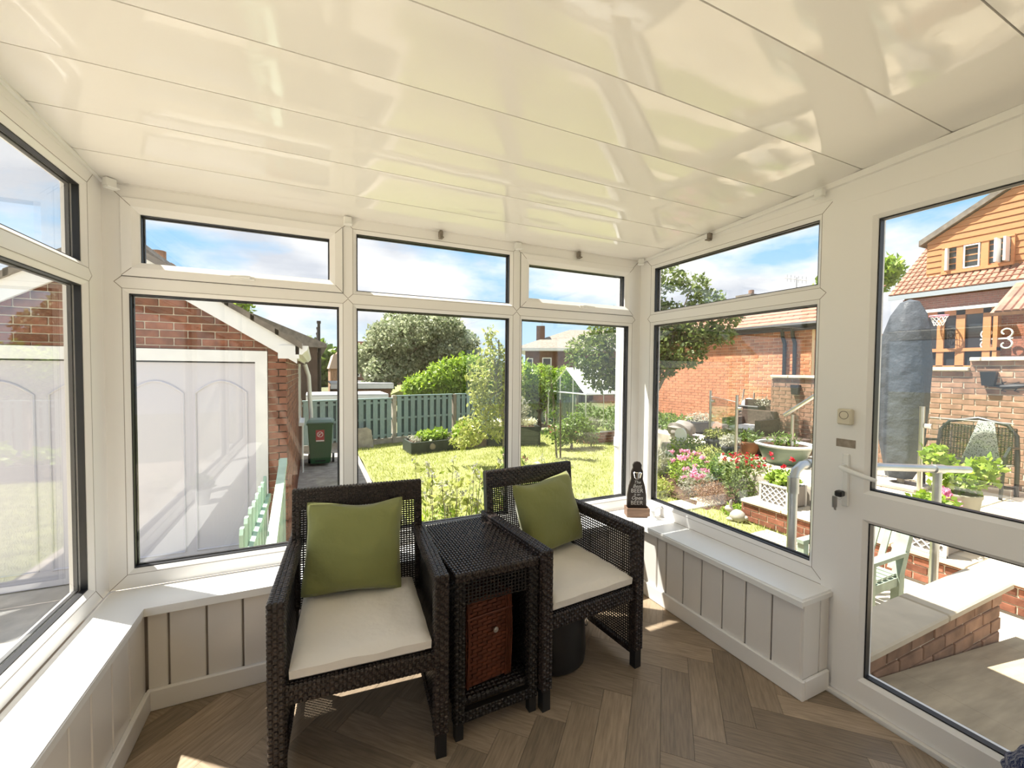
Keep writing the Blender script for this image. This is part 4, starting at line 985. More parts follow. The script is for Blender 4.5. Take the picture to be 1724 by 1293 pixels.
hill = thing('wooded_hillside', 'wooded hillside far behind the terraced houses', 'trees', (1, 62, 0)); leaves('foliage', [((-2, 60, 1.5), (6, 5, 3.8), 5000), ((4, 63, 1.0), (6, 5, 3.2), 4000)], .7, L_MID, hill, 39, shell=.7, asp=.8)
tree('garage_roof_tree', 'tree top showing just over the garage roof', (-2.2, 15.5, -1), (-2.2, 15.5, 2.5), .1, [((-2.15, 15.5, 3.35), (.50, .45, .40), 600), ((-2.6, 15.6, 3.1), (.5, .5, .5), 500)], .14, L_BRIGHT, 40, shell=.3)
# wild plants just outside the middle window
def stems(t, spots, z0, h, lm, fm, seed, lean=.25, ls=.05, flower=None, fl_m=None, nl=16):
    rg = random.Random(seed); mb = MB(); bl_ = []; fb = []
    for (x, y) in spots:
        e_ = Vector((x+rg.uniform(-lean, lean), y+rg.uniform(-lean, lean)*.5, z0+h*rg.uniform(.7, 1.1))); s = Vector((x, y, z0)); mid = s.lerp(e_, .5)+Vector((rg.uniform(-.05, .05), 0, .03))
        mb.tube([s, mid, e_], [.006, .004, .002], 4)
        for k in range(4): c = s.lerp(e_, .3+.22*k); bl_.append(((c.x, c.y, c.z), (.07, .07, .08), nl))
        if fl_m: fb.append(((e_.x, e_.y, e_.z), (.022, .022, .035), 14))
    mb.done('stems', BARKG, t, world=True, kind='stuff'); leaves('stem_leaves', bl_, ls, lm, t, seed, asp=.4, shell=.1)
    if fb: leaves('flower_heads', fb, .022, fl_m, t, seed+1, asp=.8, shell=.1)
rgw = random.Random(12)
w1 = thing('wildflowers', 'loose leafy wild plants with seed heads outside the middle back window', 'plants', (1.2, 3.2, G))
stems(w1, [(rgw.uniform(.70, 1.75), rgw.uniform(2.75, 3.5)) for _ in range(60)], G, 1.15, L_YEL, None, 51, nl=8, ls=.07, fl_m=L_SILV)
stems(w1, [(rgw.uniform(1.15, 1.75), rgw.uniform(2.9, 3.5)) for _ in range(12)], G, 1.22, L_MID, None, 52, nl=9, ls=.06, fl_m=L_BRN)
leaves('low_foliage', [((.85, 3.0, -.15), (.30, .35, .50), 700), ((1.25, 3.0, -.2), (.30, .35, .45), 700), ((1.65, 3.0, -.2), (.30, .35, .40), 600)], .085, L_BRIGHT, w1, 53, asp=.35, shell=.1, drop=-.5)
w2 = thing('yellow_leaved_plant', 'small yellow green plant outside beside the left armchair', 'plant', (-.27, 3.05, G))
leaves('blades', [((-.27, 3.05, .0), (.06, .06, .12), 40), ((-.17, 3.05, .02), (.05, .05, .10), 30)], .10, L_YEL, w2, 54, asp=.22, shell=.1, drop=-.9)
MB().tube([(-.27, 3.05, G), (-.25, 3.05, .0)], .012, 5).done('stem', BARKG, w2, world=True)

# ================================================================== GREENHOUSE
gh = thing('greenhouse', 'aluminium greenhouse with a white ridge roof on a brick base', 'greenhouse', (8.3, 10.6, G))
X0, X1, Y0_, Y1_ = 6.75, 9.25, 9.66, 11.7; ZE, ZR, YR = .72, 1.44, 10.65
bricks(gh, (0, Y0_, G), (1, 0, 0), (0, -1, 0), [[(X0, 0), (X1, 0), (X1, .30), (X0, .30)]], BRICK, MORT, limit=60)
bricks(gh, (X0, 0, G), (0, -1, 0), (-1, 0, 0), [[(-Y1_, 0), (-Y0_, 0), (-Y0_, .30), (-Y1_, .30)]], BRICK, MORT, limit=40)
ALU = mat('greenhouse aluminium', (.72, .74, .73), .35, .5, metal=.6)
mb = MB()
def bar(mb, a, b, r=.018): mb.tube([a, b], r, 4)
fr = [((X0, Y0_, G+.3), (X0, Y0_, ZE)), ((X0, Y1_, G+.3), (X0, Y1_, ZE)), ((X0, Y0_, ZE), (X0, YR, ZR)), ((X0, YR, ZR), (X0, Y1_, ZE)), ((X0, Y0_, ZE), (X1, Y0_, ZE)), ((X0, YR, ZR), (X1, YR, ZR)), ((X0, Y0_, ZE), (X0, Y1_, ZE)), ((X0, Y0_, G+.31), (X1, Y0_, G+.31)), ((X0, 10.3, G+.3), (X0, 10.3, ZE+.45)), ((X0, 11.0, G+.3), (X0, 11.0, ZE+.45))]
for a, b in fr: bar(mb, a, b, .024)
for k in range(1, 5):
    x = X0+k*.6; bar(mb, (x, Y0_, G+.3), (x, Y0_, ZE), .012); bar(mb, (x, Y0_, ZE), (x, YR, ZR), .012)
mb.done('greenhouse_frame', ALU, gh, world=True)
GG = glassmat('greenhouse glass', .10, (.80, .86, .80))
RF = mat('whitened greenhouse roof', (.80, .82, .80), .3, .5)
for k in range(4):
    x = X0+.02+k*.6
    B('pane', GG, (x, Y0_-.004, G+.33), (x+.57, Y0_+.002, ZE-.03), gh, world=True)
    MB().prism([(Y0_+.02, ZE+.03), (YR-.02, ZR), (YR-.02, ZR+.006), (Y0_+.02, ZE+.036)], x, x+.58, Vector((0, 1, 0)), Vector((0, 0, 1)), Vector((1, 0, 0))).done('roof_pane', RF, gh, world=True)
for ya, yb in ((Y0_, 10.3), (10.3, 11.0), (11.0, Y1_)):
    f = lambda y: ZE+(ZR-ZE)*((y-Y0_)/(YR-Y0_) if y < YR else (Y1_-y)/(Y1_-YR))
    ys = [ya+.02, yb-.02]+([YR] if ya < YR < yb else [])
    MB().prism([(ya+.02, G+.33), (yb-.02, G+.33), (yb-.02, f(yb-.02)-.02)]+([(YR, ZR-.03)] if ya < YR < yb else [])+[(ya+.02, f(ya+.02)-.02)], X0-.003, X0+.003, Vector((0, 1, 0)), Vector((0, 0, 1)), Vector((1, 0, 0))).done('gable_pane', GG, gh, world=True)
leaves('plants_inside', [((7.5, 10.6, -.1), (.5, .6, .5), 500), ((8.6, 10.6, -.1), (.6, .6, .5), 500)], .13, L_MID, gh, 60, shell=.2)

# ================================================================== ORANGE BRICK HOUSE WALL
oh = thing('brick_outbuilding', 'long orange brick building with a tiled roof beside the patio', 'building', (11.5, 7.9, -.1))
OX = 9.5
B('wall_core', BRICKO, (OX+.1, 5.46, -.12), (13.5, 10.28, 2.3), oh, world=True)
bricks(oh, (OX, 0, -.1), (0, -1, 0), (-1, 0, 0), [[(-10.3, 0), (-5.45, 0), (-5.45, 2.42), (-10.3, 2.42)]], BRICKO, MORTO, limit=300, dep=.008, bh=.062, gap=.013)
B('fascia', mat('dark brown fascia', (.045, .035, .03), .5), (OX-.16, 5.2, 2.26), (OX-.13, 10.5, 2.42), oh, world=True)
B('soffit', mat('brown soffit', (.10, .07, .055), .6), (OX-.13, 5.2, 2.28), (OX+.15, 10.5, 2.30), oh, world=True)
MB().tube([(OX-.19, 5.2, 2.38), (OX-.19, 10.5, 2.38)], .055, 8).done('gutter', BLACK, oh, world=True, smooth=True)
for y in (5.98, 5.76): MB().tube([(OX-.17, y, 2.34), (OX-.06, y+.05, 2.15), (OX-.06, y, 2.0), (OX-.06, y, -.1)], .038, 8).done('downpipe', BLACK, oh, world=True, smooth=True)
mb = MB(); sx_ = .40
for r in range(8):
    for c in range(17):
        y0 = 5.15+c*.31; xa = OX-.20+r*.29; xb = xa+.33; za = 2.40+(xa-OX+.2)*sx_; zb = 2.40+(xb-OX+.2)*sx_
        mb.prism([(xa, za), (xb, zb-.02), (xb, zb+.005), (xa, za+.035)], y0, y0+.30, Vector((1, 0, 0)), Vector((0, 0, 1)), Vector((0, 1, 0)))
mb.done('roof_tiles', TILE, oh, world=True, kind='stuff')
MB().prism([(OX-.19, 2.38), (OX+2.2, 2.38+2.39*sx_), (OX+2.2, 2.30), (OX-.13, 2.30)], 5.42, 10.4, Vector((1, 0, 0)), Vector((0, 0, 1)), Vector((0, 1, 0))).done('roof_deck', BRICKO, oh, world=True)
skyc = thing('skyline_chimney', 'small brick chimney on the skyline over the right window', 'chimney', (19, 14.0, 1)); B('stack', BRICKT, (18.8, 13.6, -.78), (19.4, 14.2, 5.05), skyc, world=True); B('cap', TILEG, (18.7, 13.5, 4.95), (19.5, 14.3, 5.1), skyc, world=True)
MB().tube([(19, 13.7, 5.1), (19, 13.7, 5.3)], .12, 8).done('chimney_pot', BRICKT, skyc, world=True)
an = thing('tv_aerial', 'thin television aerial on the skyline right of the small chimney', 'aerial', (19, 11.6, 1)); mb = MB().tube([(19, 11.6, -.78), (19, 11.6, 5.5)], .03, 5)
for k in range(6): mb.tube([(19, 11.2+k*.16, 5.15+k*.05), (19.0, 11.2+k*.16, 5.45+k*.05)], .015, 4)
mb.tube([(19, 11.1, 5.27), (19, 12.1, 5.58)], .02, 4).done('aerial_rods', STEEL, an, world=True)

# ================================================================== RETAINING WALL
rt_ = thing('retaining_wall', 'tan brick retaining wall with pale coping stones behind the patio', 'wall', (8.1, 3.4, -.1))
RXX = 8.0
sec = [(5.30, 3.10, 1.26), (3.10, 2.57, 1.40), (2.57, .6, 1.53)]
bricks(rt_, (RXX, 0, -.1), (0, -1, 0), (-1, 0, 0), [[(-a, 0), (-b, 0), (-b, z+.1), (-a, z+.1)] for a, b, z in sec], BRICKT, MORT, limit=300, vis=lambda u, v: u > -5.3, bh=.062, gap=.013)
for a, b, z in sec:
    B('wall_core', MORT, (RXX+.03, b, -.1), (RXX+.22, a, z), rt_, world=True)
    y = b
    while y < a-.05:
        y2 = min(y+.62, a); MB().box((RXX-.05, y+.003, z+.002), (RXX+.28, y2-.003, z+.052), bev=.006).done('coping_stone', SLABM, rt_, world=True); y = y2
tr_ = struct('terrace', 'raised grassy terrace behind the retaining wall', 'ground'); B('terrace_fill', LAWN, (RXX+.22, -3, -.6), (26, 5.2, 1.0), tr_)
def lamp(lab, y, z):
    t = thing('wall_lamp', lab, 'lamp', (RXX-.01, y, z), group='black wall lamps on the retaining wall')
    MB().prism([(-.055, -.10), (.055, -.10), (.075, .08), (-.075, .08)], 0, .07, Vector((0, 1, 0)), Vector((0, 0, 1)), Vector((-1, 0, 0))).done('lamp_body', BLACK, t)
    B('back_plate', BLACK, (-.005, -.03, -.06), (.01, .03, .06), t)
lamp('black wall lamp on the retaining wall seen through the door', 2.38, 1.36-.05); lamp('black wall lamp on the retaining wall seen through the right window', 4.82, 1.06)
li = thing('lizard_ornament', 'dark metal lizard ornament fixed to the retaining wall', 'ornament', (RXX-.02, 2.21, 1.20))
mb = MB().tube([(0, .20, .0), (0, .12, .005), (0, .04, .0), (0, -.06, .01), (0, -.13, .02), (0, -.17, .02)], [.004, .012, .03, .034, .018, .022], 8)
for y, s in ((.03, 1), (.03, -1), (-.08, 1), (-.08, -1)): mb.tube([(0, y, 0), (0, y+.03, s*.05), (0, y-.01, s*.065)], .006, 5)
mb.done('lizard', BLACK, li, smooth=True)

# ================================================================== TILED HOUSE (right, beyond the wall)
hs = thing('dormer_house', 'brick house with an orange timber clad gable and red brown tiled roof', 'house', (22, 5.5, 1.0))
HX = 20.0
bricks(hs, (HX, 0, 1.0), (0, -1, 0), (-1, 0, 0), [[(-8.3, 0), (0.0, 0), (0.0, 3.1), (-8.3, 3.1)]], mat('house red brick', (.36, .14, .09), .9, .2, var=(6, .2), rnd=.2), MORT, limit=0, dep=.01)
B('wall_core', MORT, (HX+.1, 0, 1.0), (27, 8.3, 4.3), hs, world=True)
EX, EZ, SLP = 19.6, 4.25, .78
Uy = Vector((0, -1, 0)); Sv = Vector((1, 0, SLP)).normalized(); Nn = Vector((-SLP, 0, 1)).normalized()
O_ = Vector((EX, 8.58, EZ)); me = None; cnt = 0
for r in range(17):
    for c in range(25):
        u = c*.34; v = r*.30
        P = O_+Uy*(u+.17)+Sv*(v+.17)+Nn*.02
        if P.y < 1: continue
        if 20.45 < P.x and P.y < 7.75-.0 and r > 0: 
            if P.x > 20.5: continue
        if me is None:
            t = MB(); 
            for s in (-1, 1): t.prism([(s*.085-.085, 0), (s*.085+.085-.004, 0), (s*.085+.06, .035), (s*.085-.045, .045)], -.18, .18, Vector((1, 0, 0)), Vector((0, 0, 1)), Vector((0, 1, 0)))
            bmesh.ops.recalc_face_normals(t.bm, faces=t.bm.faces); me = bpy.data.meshes.new('roof_tile'); t.bm.to_mesh(me); t.bm.free(); me.materials.append(TILE)
        mt = Matrix((Uy, Sv, Uy.cross(Sv))).transposed().to_4x4() @ Matrix.Rotation(R_(-5), 4, 'X'); mt.translation = P
        if cnt < 300: link('roof_tile', me, hs, mtx=wm(hs).inverted() @ mt); cnt += 1
print('tiles', cnt)
MB().prism([(EX-.05, EZ-.04), (24.0, EZ-.04+4.4*SLP), (24.0, EZ-.3+4.4*SLP), (EX-.05, EZ-.12)], 0, 8.56, Vector((1, 0, 0)), Vector((0, 0, 1)), Vector((0, 1, 0))).done('roof_deck', TILE, hs, world=True)
B('eave_fascia', mat('blue grey fascia', (.30, .34, .38), .5), (EX-.06, 0, EZ-.16), (EX-.02, 8.56, EZ), hs, world=True)
# gable face of boards
GX = 20.4
gp = [(-7.8, 4.78), (-.9, 4.9), (-.9, 6.14), (-4.35, 8.18), (-7.8, 6.14)]
k = 0; z = 4.78
while z < 8.2:
    q = clip_poly([(-8, z), (-.8, z), (-.8, z+.20), (-8, z+.20)], gp)
    if len(q) >= 3: 
        MB().prism(q, 0, .03+.0, Vector((0, -1, 0)), Vector((0, 0, 1)), Vector((-1, 0, 0)), Vector((GX, 0, 0))).done('cladding_board', ORW, hs, world=True)
        q2 = clip_poly([(-8, z+.012), (-.8, z+.012), (-.8, z+.05), (-8, z+.05)], gp)
        if len(q2) >= 3: MB().prism(q2, .03, .05, Vector((0, -1, 0)), Vector((0, 0, 1)), Vector((-1, 0, 0)), Vector((GX, 0, 0))).done('board_lip', ORW, hs, world=True)
    z += .212
MB().prism(gp, -.02, -3.5, Vector((0, -1, 0)), Vector((0, 0, 1)), Vector((-1, 0, 0)), Vector((GX, 0, 0))).done('gable_core', ORW, hs, world=True)
for s, (a, b) in ((1, (8.0, 4.35)), (-1, (.7, 4.35))):
    za, zb = 6.05, 8.24
    MB().prism([(-a, za), (-b, zb), (-b, zb+.20), (-a, za+.20)] if s == 1 else [(-a, za), (-a, za+.2), (-b, zb+.2), (-b, zb)], -3.6, .16, Vector((0, -1, 0)), Vector((0, 0, 1)), Vector((-1, 0, 0)), Vector((GX, 0, 0))).done('gable_verge', TILEG, hs, world=True)
# long window in the gable
wy0, wy1, wz0, wz1 = 7.36, 5.62, 4.98, 5.80
mb = MB(); mb.box((GX-.16, wy1, wz0-.10), (GX, wy0, wz0)); mb.box((GX-.14, wy1, wz1), (GX, wy0, wz1+.06))
for a, b in ((wy0, wy0-.08), (6.98, 6.82), (6.38, 6.20), (wy1+.08, wy1)): mb.box((GX-.12, b, wz0), (GX, a, wz1))
gw = mb.done('gable_window', ORW, hs, world=True)
B('pane', DARK, (GX-.045, wy1, wz0), (GX-.035, wy0, wz1), gw, world=True)
for yy, dx in ((7.2, .10), (5.95, .30), (5.75, .30)):
    MB().box((GX-.16-dx, yy-.03, wz0+.03), (GX-.10, yy+.03, wz1-.03)).done('open_casement', WPAINT, gw, world=True)
MB().ring(6.40, wz0+.02, 6.80, wz1-.02, [(0, 0), (.04, 0), (.04, .04), (0, .04)]).done('casement', WPAINT, gw, mtx=wm(hs).inverted() @ Matrix.Translation((GX-.10, 0, 0)) @ Matrix.Rotation(math.pi/2, 4, 'Z') if False else wm(gw).inverted() @ Matrix.Translation((GX-.10, 0, 0)) @ Matrix.Rotation(math.pi/2, 4, 'Z'))
# bay window below
mb = MB(); by0, by1, bz0, bz1 = 7.62, 5.75, 1.63, 3.52
for a, b in ((by0, by0-.16), (7.20, 7.02), (6.72, 6.50), (6.08, 5.90), (by1+.10, by1)): mb.box((HX-.30, b, bz0), (HX, a, bz1))
mb.box((HX-.30, by1, bz1-.16), (HX, by0, bz1)); mb.box((HX-.32, by1, 2.13), (HX, by0, 2.24)); mb.box((HX-.30, by1, bz0-.12), (HX, by0, bz0+.03))
bw = mb.done('bay_window', ORW, hs, world=True); B('pane', DARK, (HX-.22, by1+.02, bz0), (HX-.20, by0-.02, bz1), bw, world=True)
B('bay_roof', WPAINT, (HX-.42, by1-.1, bz1), (HX, by0+.1, bz1+.10), hs, world=True)
for r in range(6):
    for c in range(12):
        P = Vector((17.9+.30*r*.85, 5.1-.34*c, 3.25+.30*r*.5)); mt = Matrix((Uy, Vector((.86, 0, .51)), Uy.cross(Vector((.86, 0, .51))))).transposed().to_4x4(); mt.translation = P; link('porch_tile', me, hs, mtx=wm(hs).inverted() @ mt)
MB().prism([(17.75, 3.14), (20, 4.45), (20, 4.3), (17.8, 3.05)], 0, 5.35, Vector((1, 0, 0)), Vector((0, 0, 1)), Vector((0, 1, 0))).done('porch_roof', TILE, hs, world=True)
sc_ = thing('scroll_ornament', 'cream wrought scroll ornament on the wall of the dormer house', 'ornament', (19.75, 5.78, 2.5)); mb = MB()
for sy in (-1, 1):
    for sz in (-1, 1):
        mb.tube([(0, sy*(.20+(.17-.020*a)*math.sin(a+.3)), sz*(.19+(.17-.020*a)*math.cos(a+.3)*-1)) for a in np.linspace(0, 5.4, 18)], .024, 5)
mb.tube([(0, -.36, 0), (0, .36, 0)], .025, 5).done('scroll', L_WHT if False else WHITE, sc_, smooth=True)
hp = thing('basketball_hoop', 'pink hoop with a white net hanging by the bay window', 'hoop', (19.4, 7.05, 3.35)); MB().tube([(.2*math.cos(a), .24*math.sin(a), 0) for a in np.linspace(0, 6.2832, 20)], .022, 5).done('hoop_rim', mat('pink plastic', (.75, .25, .35), .5), hp)
mb = MB()
for k in range(10):
    a = k*.628; b = a+.628; mb.tube([(.2*math.cos(a), .24*math.sin(a), 0), (.14*math.cos(b), .17*math.sin(b), -.17), (.11*math.cos(a), .12*math.sin(a), -.33)], .009, 4)
    mb.tube([(.2*math.cos(b), .24*math.sin(b), 0), (.14*math.cos(a), .17*math.sin(a), -.17), (.11*math.cos(b), .12*math.sin(b), -.33)], .009, 4)
mb.done('net', WHITE, hp, kind='stuff')

# ================================================================== PATIO THINGS
pc = thing('covered_parasol', 'tall patio parasol wrapped in a grey weather cover', 'parasol', (6.85, 2.80, -.1))
mb = MB(); prof = [(.00, .62, .02, .0), (.0, .0, 0, 0)]
secs = [(.12, .02, .13, .11), (.25, .0, .17, .15), (.50, .0, .21, .17), (.80, .02, .24, .18), (1.15, .03, .27, .19), (1.6, .02, .265, .18), (1.95, .0, .225, .16), (2.2, -.02, .17, .13), (2.36, -.03, .09, .08), (2.40, -.03, .0, .0)]
rings = []
for z, dy, ry, rx in secs:
    n = 28; rings.append([mb.bm.verts.new((rx*math.cos(a)*(1+.10*math.sin(5*a+z*2)), dy+ry*math.sin(a)*(1+.08*math.sin(7*a+z*3)), z)) for a in [2*math.pi*i/n for i in range(n)]] if ry > 0 else [mb.bm.verts.new((0, dy, z))])
for A, Bq in zip(rings, rings[1:]):
    for i in range(len(A)):
        j = (i+1) % len(A)
        mb.bm.faces.new([A[i], A[j], Bq[0]] if len(Bq) == 1 else [A[i], A[j], Bq[j], Bq[i]])
mb.bm.faces.new(rings[0][::-1]); mb.done('cover', COVER, pc, smooth=True)
MB().box((-.24, -.24, 0), (.24, .24, .05), bev=.01).tube([(0, 0, .04), (0, 0, .2)], .04, 8).done('parasol_base', CONC, pc)
wbn = thing('wicker_bench', 'dark wicker garden bench with a patterned throw on the patio', 'bench', (7.40, 2.36, -.1), R_(-90))
mb = MB(); arch = [(-.36, .18, .0), (-.36, .18, .45), (-.34, .20, .72), (-.26, .22, .84), (0, .24, .90), (.26, .22, .84), (.34, .20, .72), (.36, .18, .45), (.36, .18, 0)]
mb.tube(arch, .022, 8)
for s in (-1, 1): mb.tube([(s*.36, .18, .58), (s*.37, -.10, .60), (s*.36, -.20, .50), (s*.34, -.20, 0)], .018, 8)
mb.tube([(-.34, -.2, .36), (.34, -.2, .36)], .018, 8).tube([(-.36, .16, .10), (.36, .16, .10)], .012, 6).done('bench_frame', BLACK, wbn, smooth=True)
weave('wicker_back', RATD, wbn, (-.33, .20, .36), (1, 0, 0), (0, .08, 1), (0, 1, 0), .66, .44, .03, .02, .007, .006)
for k in range(8): B('seat_slat', GREYW, (-.34, -.2+k*.046, .36), (.34, -.2+k*.046+.034, .378), wbn)
THR = mat('patterned grey throw', (.30, .32, .30), .9, .1); t_ = THR.node_tree; vo = t_.nodes.new('ShaderNodeTexVoronoi'); vo.inputs['Scale'].default_value = 55; tcx = t_.nodes.new('ShaderNodeTexCoord'); t_.links.new(tcx.outputs['Object'], vo.inputs[0]); crp = t_.nodes.new('ShaderNodeValToRGB'); crp.color_ramp.interpolation = 'CONSTANT'; crp.color_ramp.elements[0].color = (.07, .09, .09, 1); crp.color_ramp.elements[1].color = (.5, .5, .46, 1); crp.color_ramp.elements[1].position = .35; t_.links.new(vo.outputs['Distance'], crp.inputs[0]); t_.links.new(crp.outputs[0], t_.nodes['Principled BSDF'].inputs['Base Color'])
MB().prism([(-.12, .37), (.22, .37), (.16, .86), (.02, .88)], -.17, -.185, Vector((1, 0, 0)), Vector((0, 0, 1)), Vector((0, -1, 0))).done('throw', THR, wbn)
def balustrade(lab, posts, panels, z1=.98, zb=-.10):
    t = thing('glass_balustrade', lab, 'balustrade', (posts[0][0], posts[0][1], zb), group='glass balustrades on the patio')
    for x, y in posts:
        MB().tube([(x, y, zb), (x, y, z1)], .025, 12).tube([(x, y, zb), (x, y, zb+.012)], .05, 12).done('post', STEEL, t, world=True, smooth=True)
        MB().tube([(x, y-.03, z1-.22), (x, y-.09, z1-.22)], .028, 10).done('glass_clamp', STEEL, t, world=True, smooth=True)
    for (a, b) in panels:
        D = Vector((b[0]-a[0], b[1]-a[1], 0)); n_ = D.normalized(); W = Vector((n_.y, -n_.x, 0))
        MB().prism([(.05, zb+.08), (D.length-.05, zb+.08), (D.length-.05, z1-.12), (.05, z1-.12)], -.005, .005, n_, Vector((0, 0, 1)), W, Vector((a[0], a[1], 0))).done('glass_panel', BGLASS, t, world=True)
        MB().prism([(.05, z1-.12), (D.length-.05, z1-.12), (D.length-.05, z1-.112), (.05, z1-.112)], -.005, .005, n_, Vector((0, 0, 1)), W, Vector((a[0], a[1], 0))).done('glass_edge', ALU, t, world=True)
balustrade('steel and glass balustrade in front of the wicker bench', [(6.35, 2.42)], [((6.35, 2.40), (6.35, 1.66))])
balustrade('steel and glass balustrade behind the flower bed', [(6.35, 4.78), (7.43, 6.20)], [((6.35, 4.78), (7.43, 6.20))])
hr2 = thing('steel_handrail', 'steel post with a sloping tube handrail beside the big tub', 'handrail', (6.8, 4.15, -.1))
MB().tube([(6.8, 4.15, -.1), (6.8, 4.15, .70)], .024, 12).done('post', STEEL, hr2, world=True, smooth=True); MB().tube([(6.8, 4.28, .68), (6.8, 3.3, 1.42)], .030, 12).done('rail', STEEL, hr2, world=True, smooth=True)
sr = thing('scaffold_handrail', 'galvanised scaffold tube handrail running outside the door', 'handrail', (2.45, 1.45, -.62))
P_A = Vector((2.43, 1.47, 0)); P_B = Vector((4.02, 1.285, 0)); DR = (P_B-P_A).normalized()
elb = [P_A+Vector((0, 0, -.63)), P_A+Vector((0, 0, .75)), P_A+DR*.018+Vector((0, 0, .805)), P_A+DR*.06+Vector((0, 0, .832)), P_A+DR*.12+Vector((0, 0, .835))]
MB().tube(elb, .0235, 14).done('elbow_post', GALV, sr, world=True, smooth=True)
MB().tube([P_A+DR*.10+Vector((0, 0, .834)), P_A+DR*.15+Vector((0, 0, .831))], .030, 14).done('collar', GALV, sr, world=True, smooth=True)
MB().tube([P_A+Vector((0, 0, .68)), P_A+Vector((0, 0, .77))], .029, 14).done('collar', GALV, sr, world=True, smooth=True)
MB().tube([P_A+DR*.12+Vector((0, 0, .833)), P_B+Vector((0, 0, .705)), P_B+DR*.012+Vector((0, 0, .704))], .0235, 14).done('rail', GALV, sr, world=True, smooth=True)
PC_ = P_A.lerp(P_B, .80); MB().tube([PC_+Vector((0, 0, -.63)), PC_+Vector((0, 0, .73))], .0235, 14).done('post', GALV, sr, world=True, smooth=True)
MB().tube([PC_-DR*.05+Vector((0, 0, .735)), PC_+DR*.05+Vector((0, 0, .727))], .030, 14).done('collar', GALV, sr, world=True, smooth=True)
# lattice planters
def lattice(name, lab, loc, wy, dx, h, flowers, seed):
    t = thing(name, lab, 'planter', loc); m = GREYW if False else mat('pale grey planter', (.45, .43, .41), .7)
    z0 = .0
    for y in (-wy/2, wy/2-.03):
        for x in (0, dx-.03): B('corner_post', m, (x, y, 0), (x+.03, y+.03, h), t)
    B('planter_box', mat('grey brown planter board', (.20, .18, .165), .8), (.018, -wy/2+.01, .02), (dx-.01, wy/2-.01, h-.01), t)
    B('rim', m, (-.005, -wy/2-.005, h-.015), (dx+.005, wy/2+.005, h+.005), t) if False else None
    mb = MB(); mb.box((-.004, -wy/2, h-.022), (.02, wy/2, h)); mb.box((-.004, -wy/2, 0), (.02, wy/2, .022)); mb.done('rim', m, t)
    mb = MB(); st_ = wy/5.0; U = Vector((0, 1, 0)); 
    rc = [(-wy/2+.02, .015), (wy/2-.02, .015), (wy/2-.02, h-.015), (-wy/2+.02, h-.015)]
    for k in range(-8, 14):
        for s in (1, -1):
            c0 = -wy/2+k*st_
            q = [(c0-s*0, 0), (c0+.010, 0), (c0+.010+s*h*1.0, h), (c0+s*h*1.0, h)]
            c = clip_poly(q, rc)
            if len(c) >= 3 and area(c) > 1e-5: mb.prism(c, .0, .012+.003*s, U, Vector((0, 0, 1)), Vector((-1, 0, 0)), Vector((.018, 0, 0)))
    mb.done('lattice', WPAINT, t)
    leaves('plants', [((loc[0]+dx/2, loc[1], loc[2]+h+.07), (dx*.5, wy*.5, .10), 500)], .06, L_BRIGHT, t, seed, asp=.7, shell=.2)
    if flowers: leaves('flowers', [((loc[0]+dx/2-.02, loc[1]+q_, loc[2]+h+.20+abs(q_)), (.022, .022, .018), 40) for q_ in (-.13, -.02, .15)], .026, L_RED, t, seed+1, asp=.9, shell=.3)
    return t
lattice('lattice_planter', 'lattice fronted planter with red flowers beside the rose bush', (5.30, 3.45, -.345), .38, .38, .275, True, 71)
lattice('lattice_planter', 'lattice fronted planter seen through the lower door pane', (5.28, 1.98, -.345), .36, .38, .36, False, 73)
rb = thing('rose_pot', 'tan pot with a pink rose on the patio by the door', 'plant', (5.95, 1.95, -.1))
MB().lathe([(0, 0), (.13, 0), (.155, .20), (.165, .22), (.165, .25), (.14, .25), (.13, .2), (0, .2)], (0, 0, 0), 24).done('pot', mat('stone coloured pot', (.38, .36, .28), .7), rb, smooth=True)
leaves('foliage', [((5.95, 1.95, .32), (.24, .26, .16), 420), ((5.9, 2.12, .50), (.14, .12, .14), 150), ((5.95, 1.78, .45), (.14, .12, .10), 130)], .07, L_BRIGHT, rb, 75, asp=.65, shell=.2)
leaves('rose', [((5.78, 2.0, .16), (.04, .04, .035), 80), ((5.78, 1.93, .05), (.04, .04, .03), 60)], .045, L_PINK, rb, 76, asp=.9, shell=.3)
tub = thing('tub_planter', 'big round green tub with a pale rim on the patio', 'planter', (6.85, 4.30, -.1))
MB().lathe([(0, 0), (.24, 0), (.30, .08), (.37, .26), (.38, .30)], (0, 0, 0), 32).done('tub', mat('sage green glaze', (.12, .17, .13), .35), tub, smooth=True)
MB().lathe([(.37, .28), (.41, .285), (.425, .31), (.40, .33), (.36, .325), (.35, .29)], (0, 0, 0), 32).done('rim', mat('pale glazed rim', (.50, .54, .52), .3), tub, smooth=True)
MB().lathe([(0, .285), (.36, .285)], (0, 0, 0), 24).done('soil', SOIL, tub)
leaves('plants', [((6.85, 4.30, .27), (.25, .25, .12), 260)], .05, L_MID, tub, 78, shell=.2, drop=-.6)
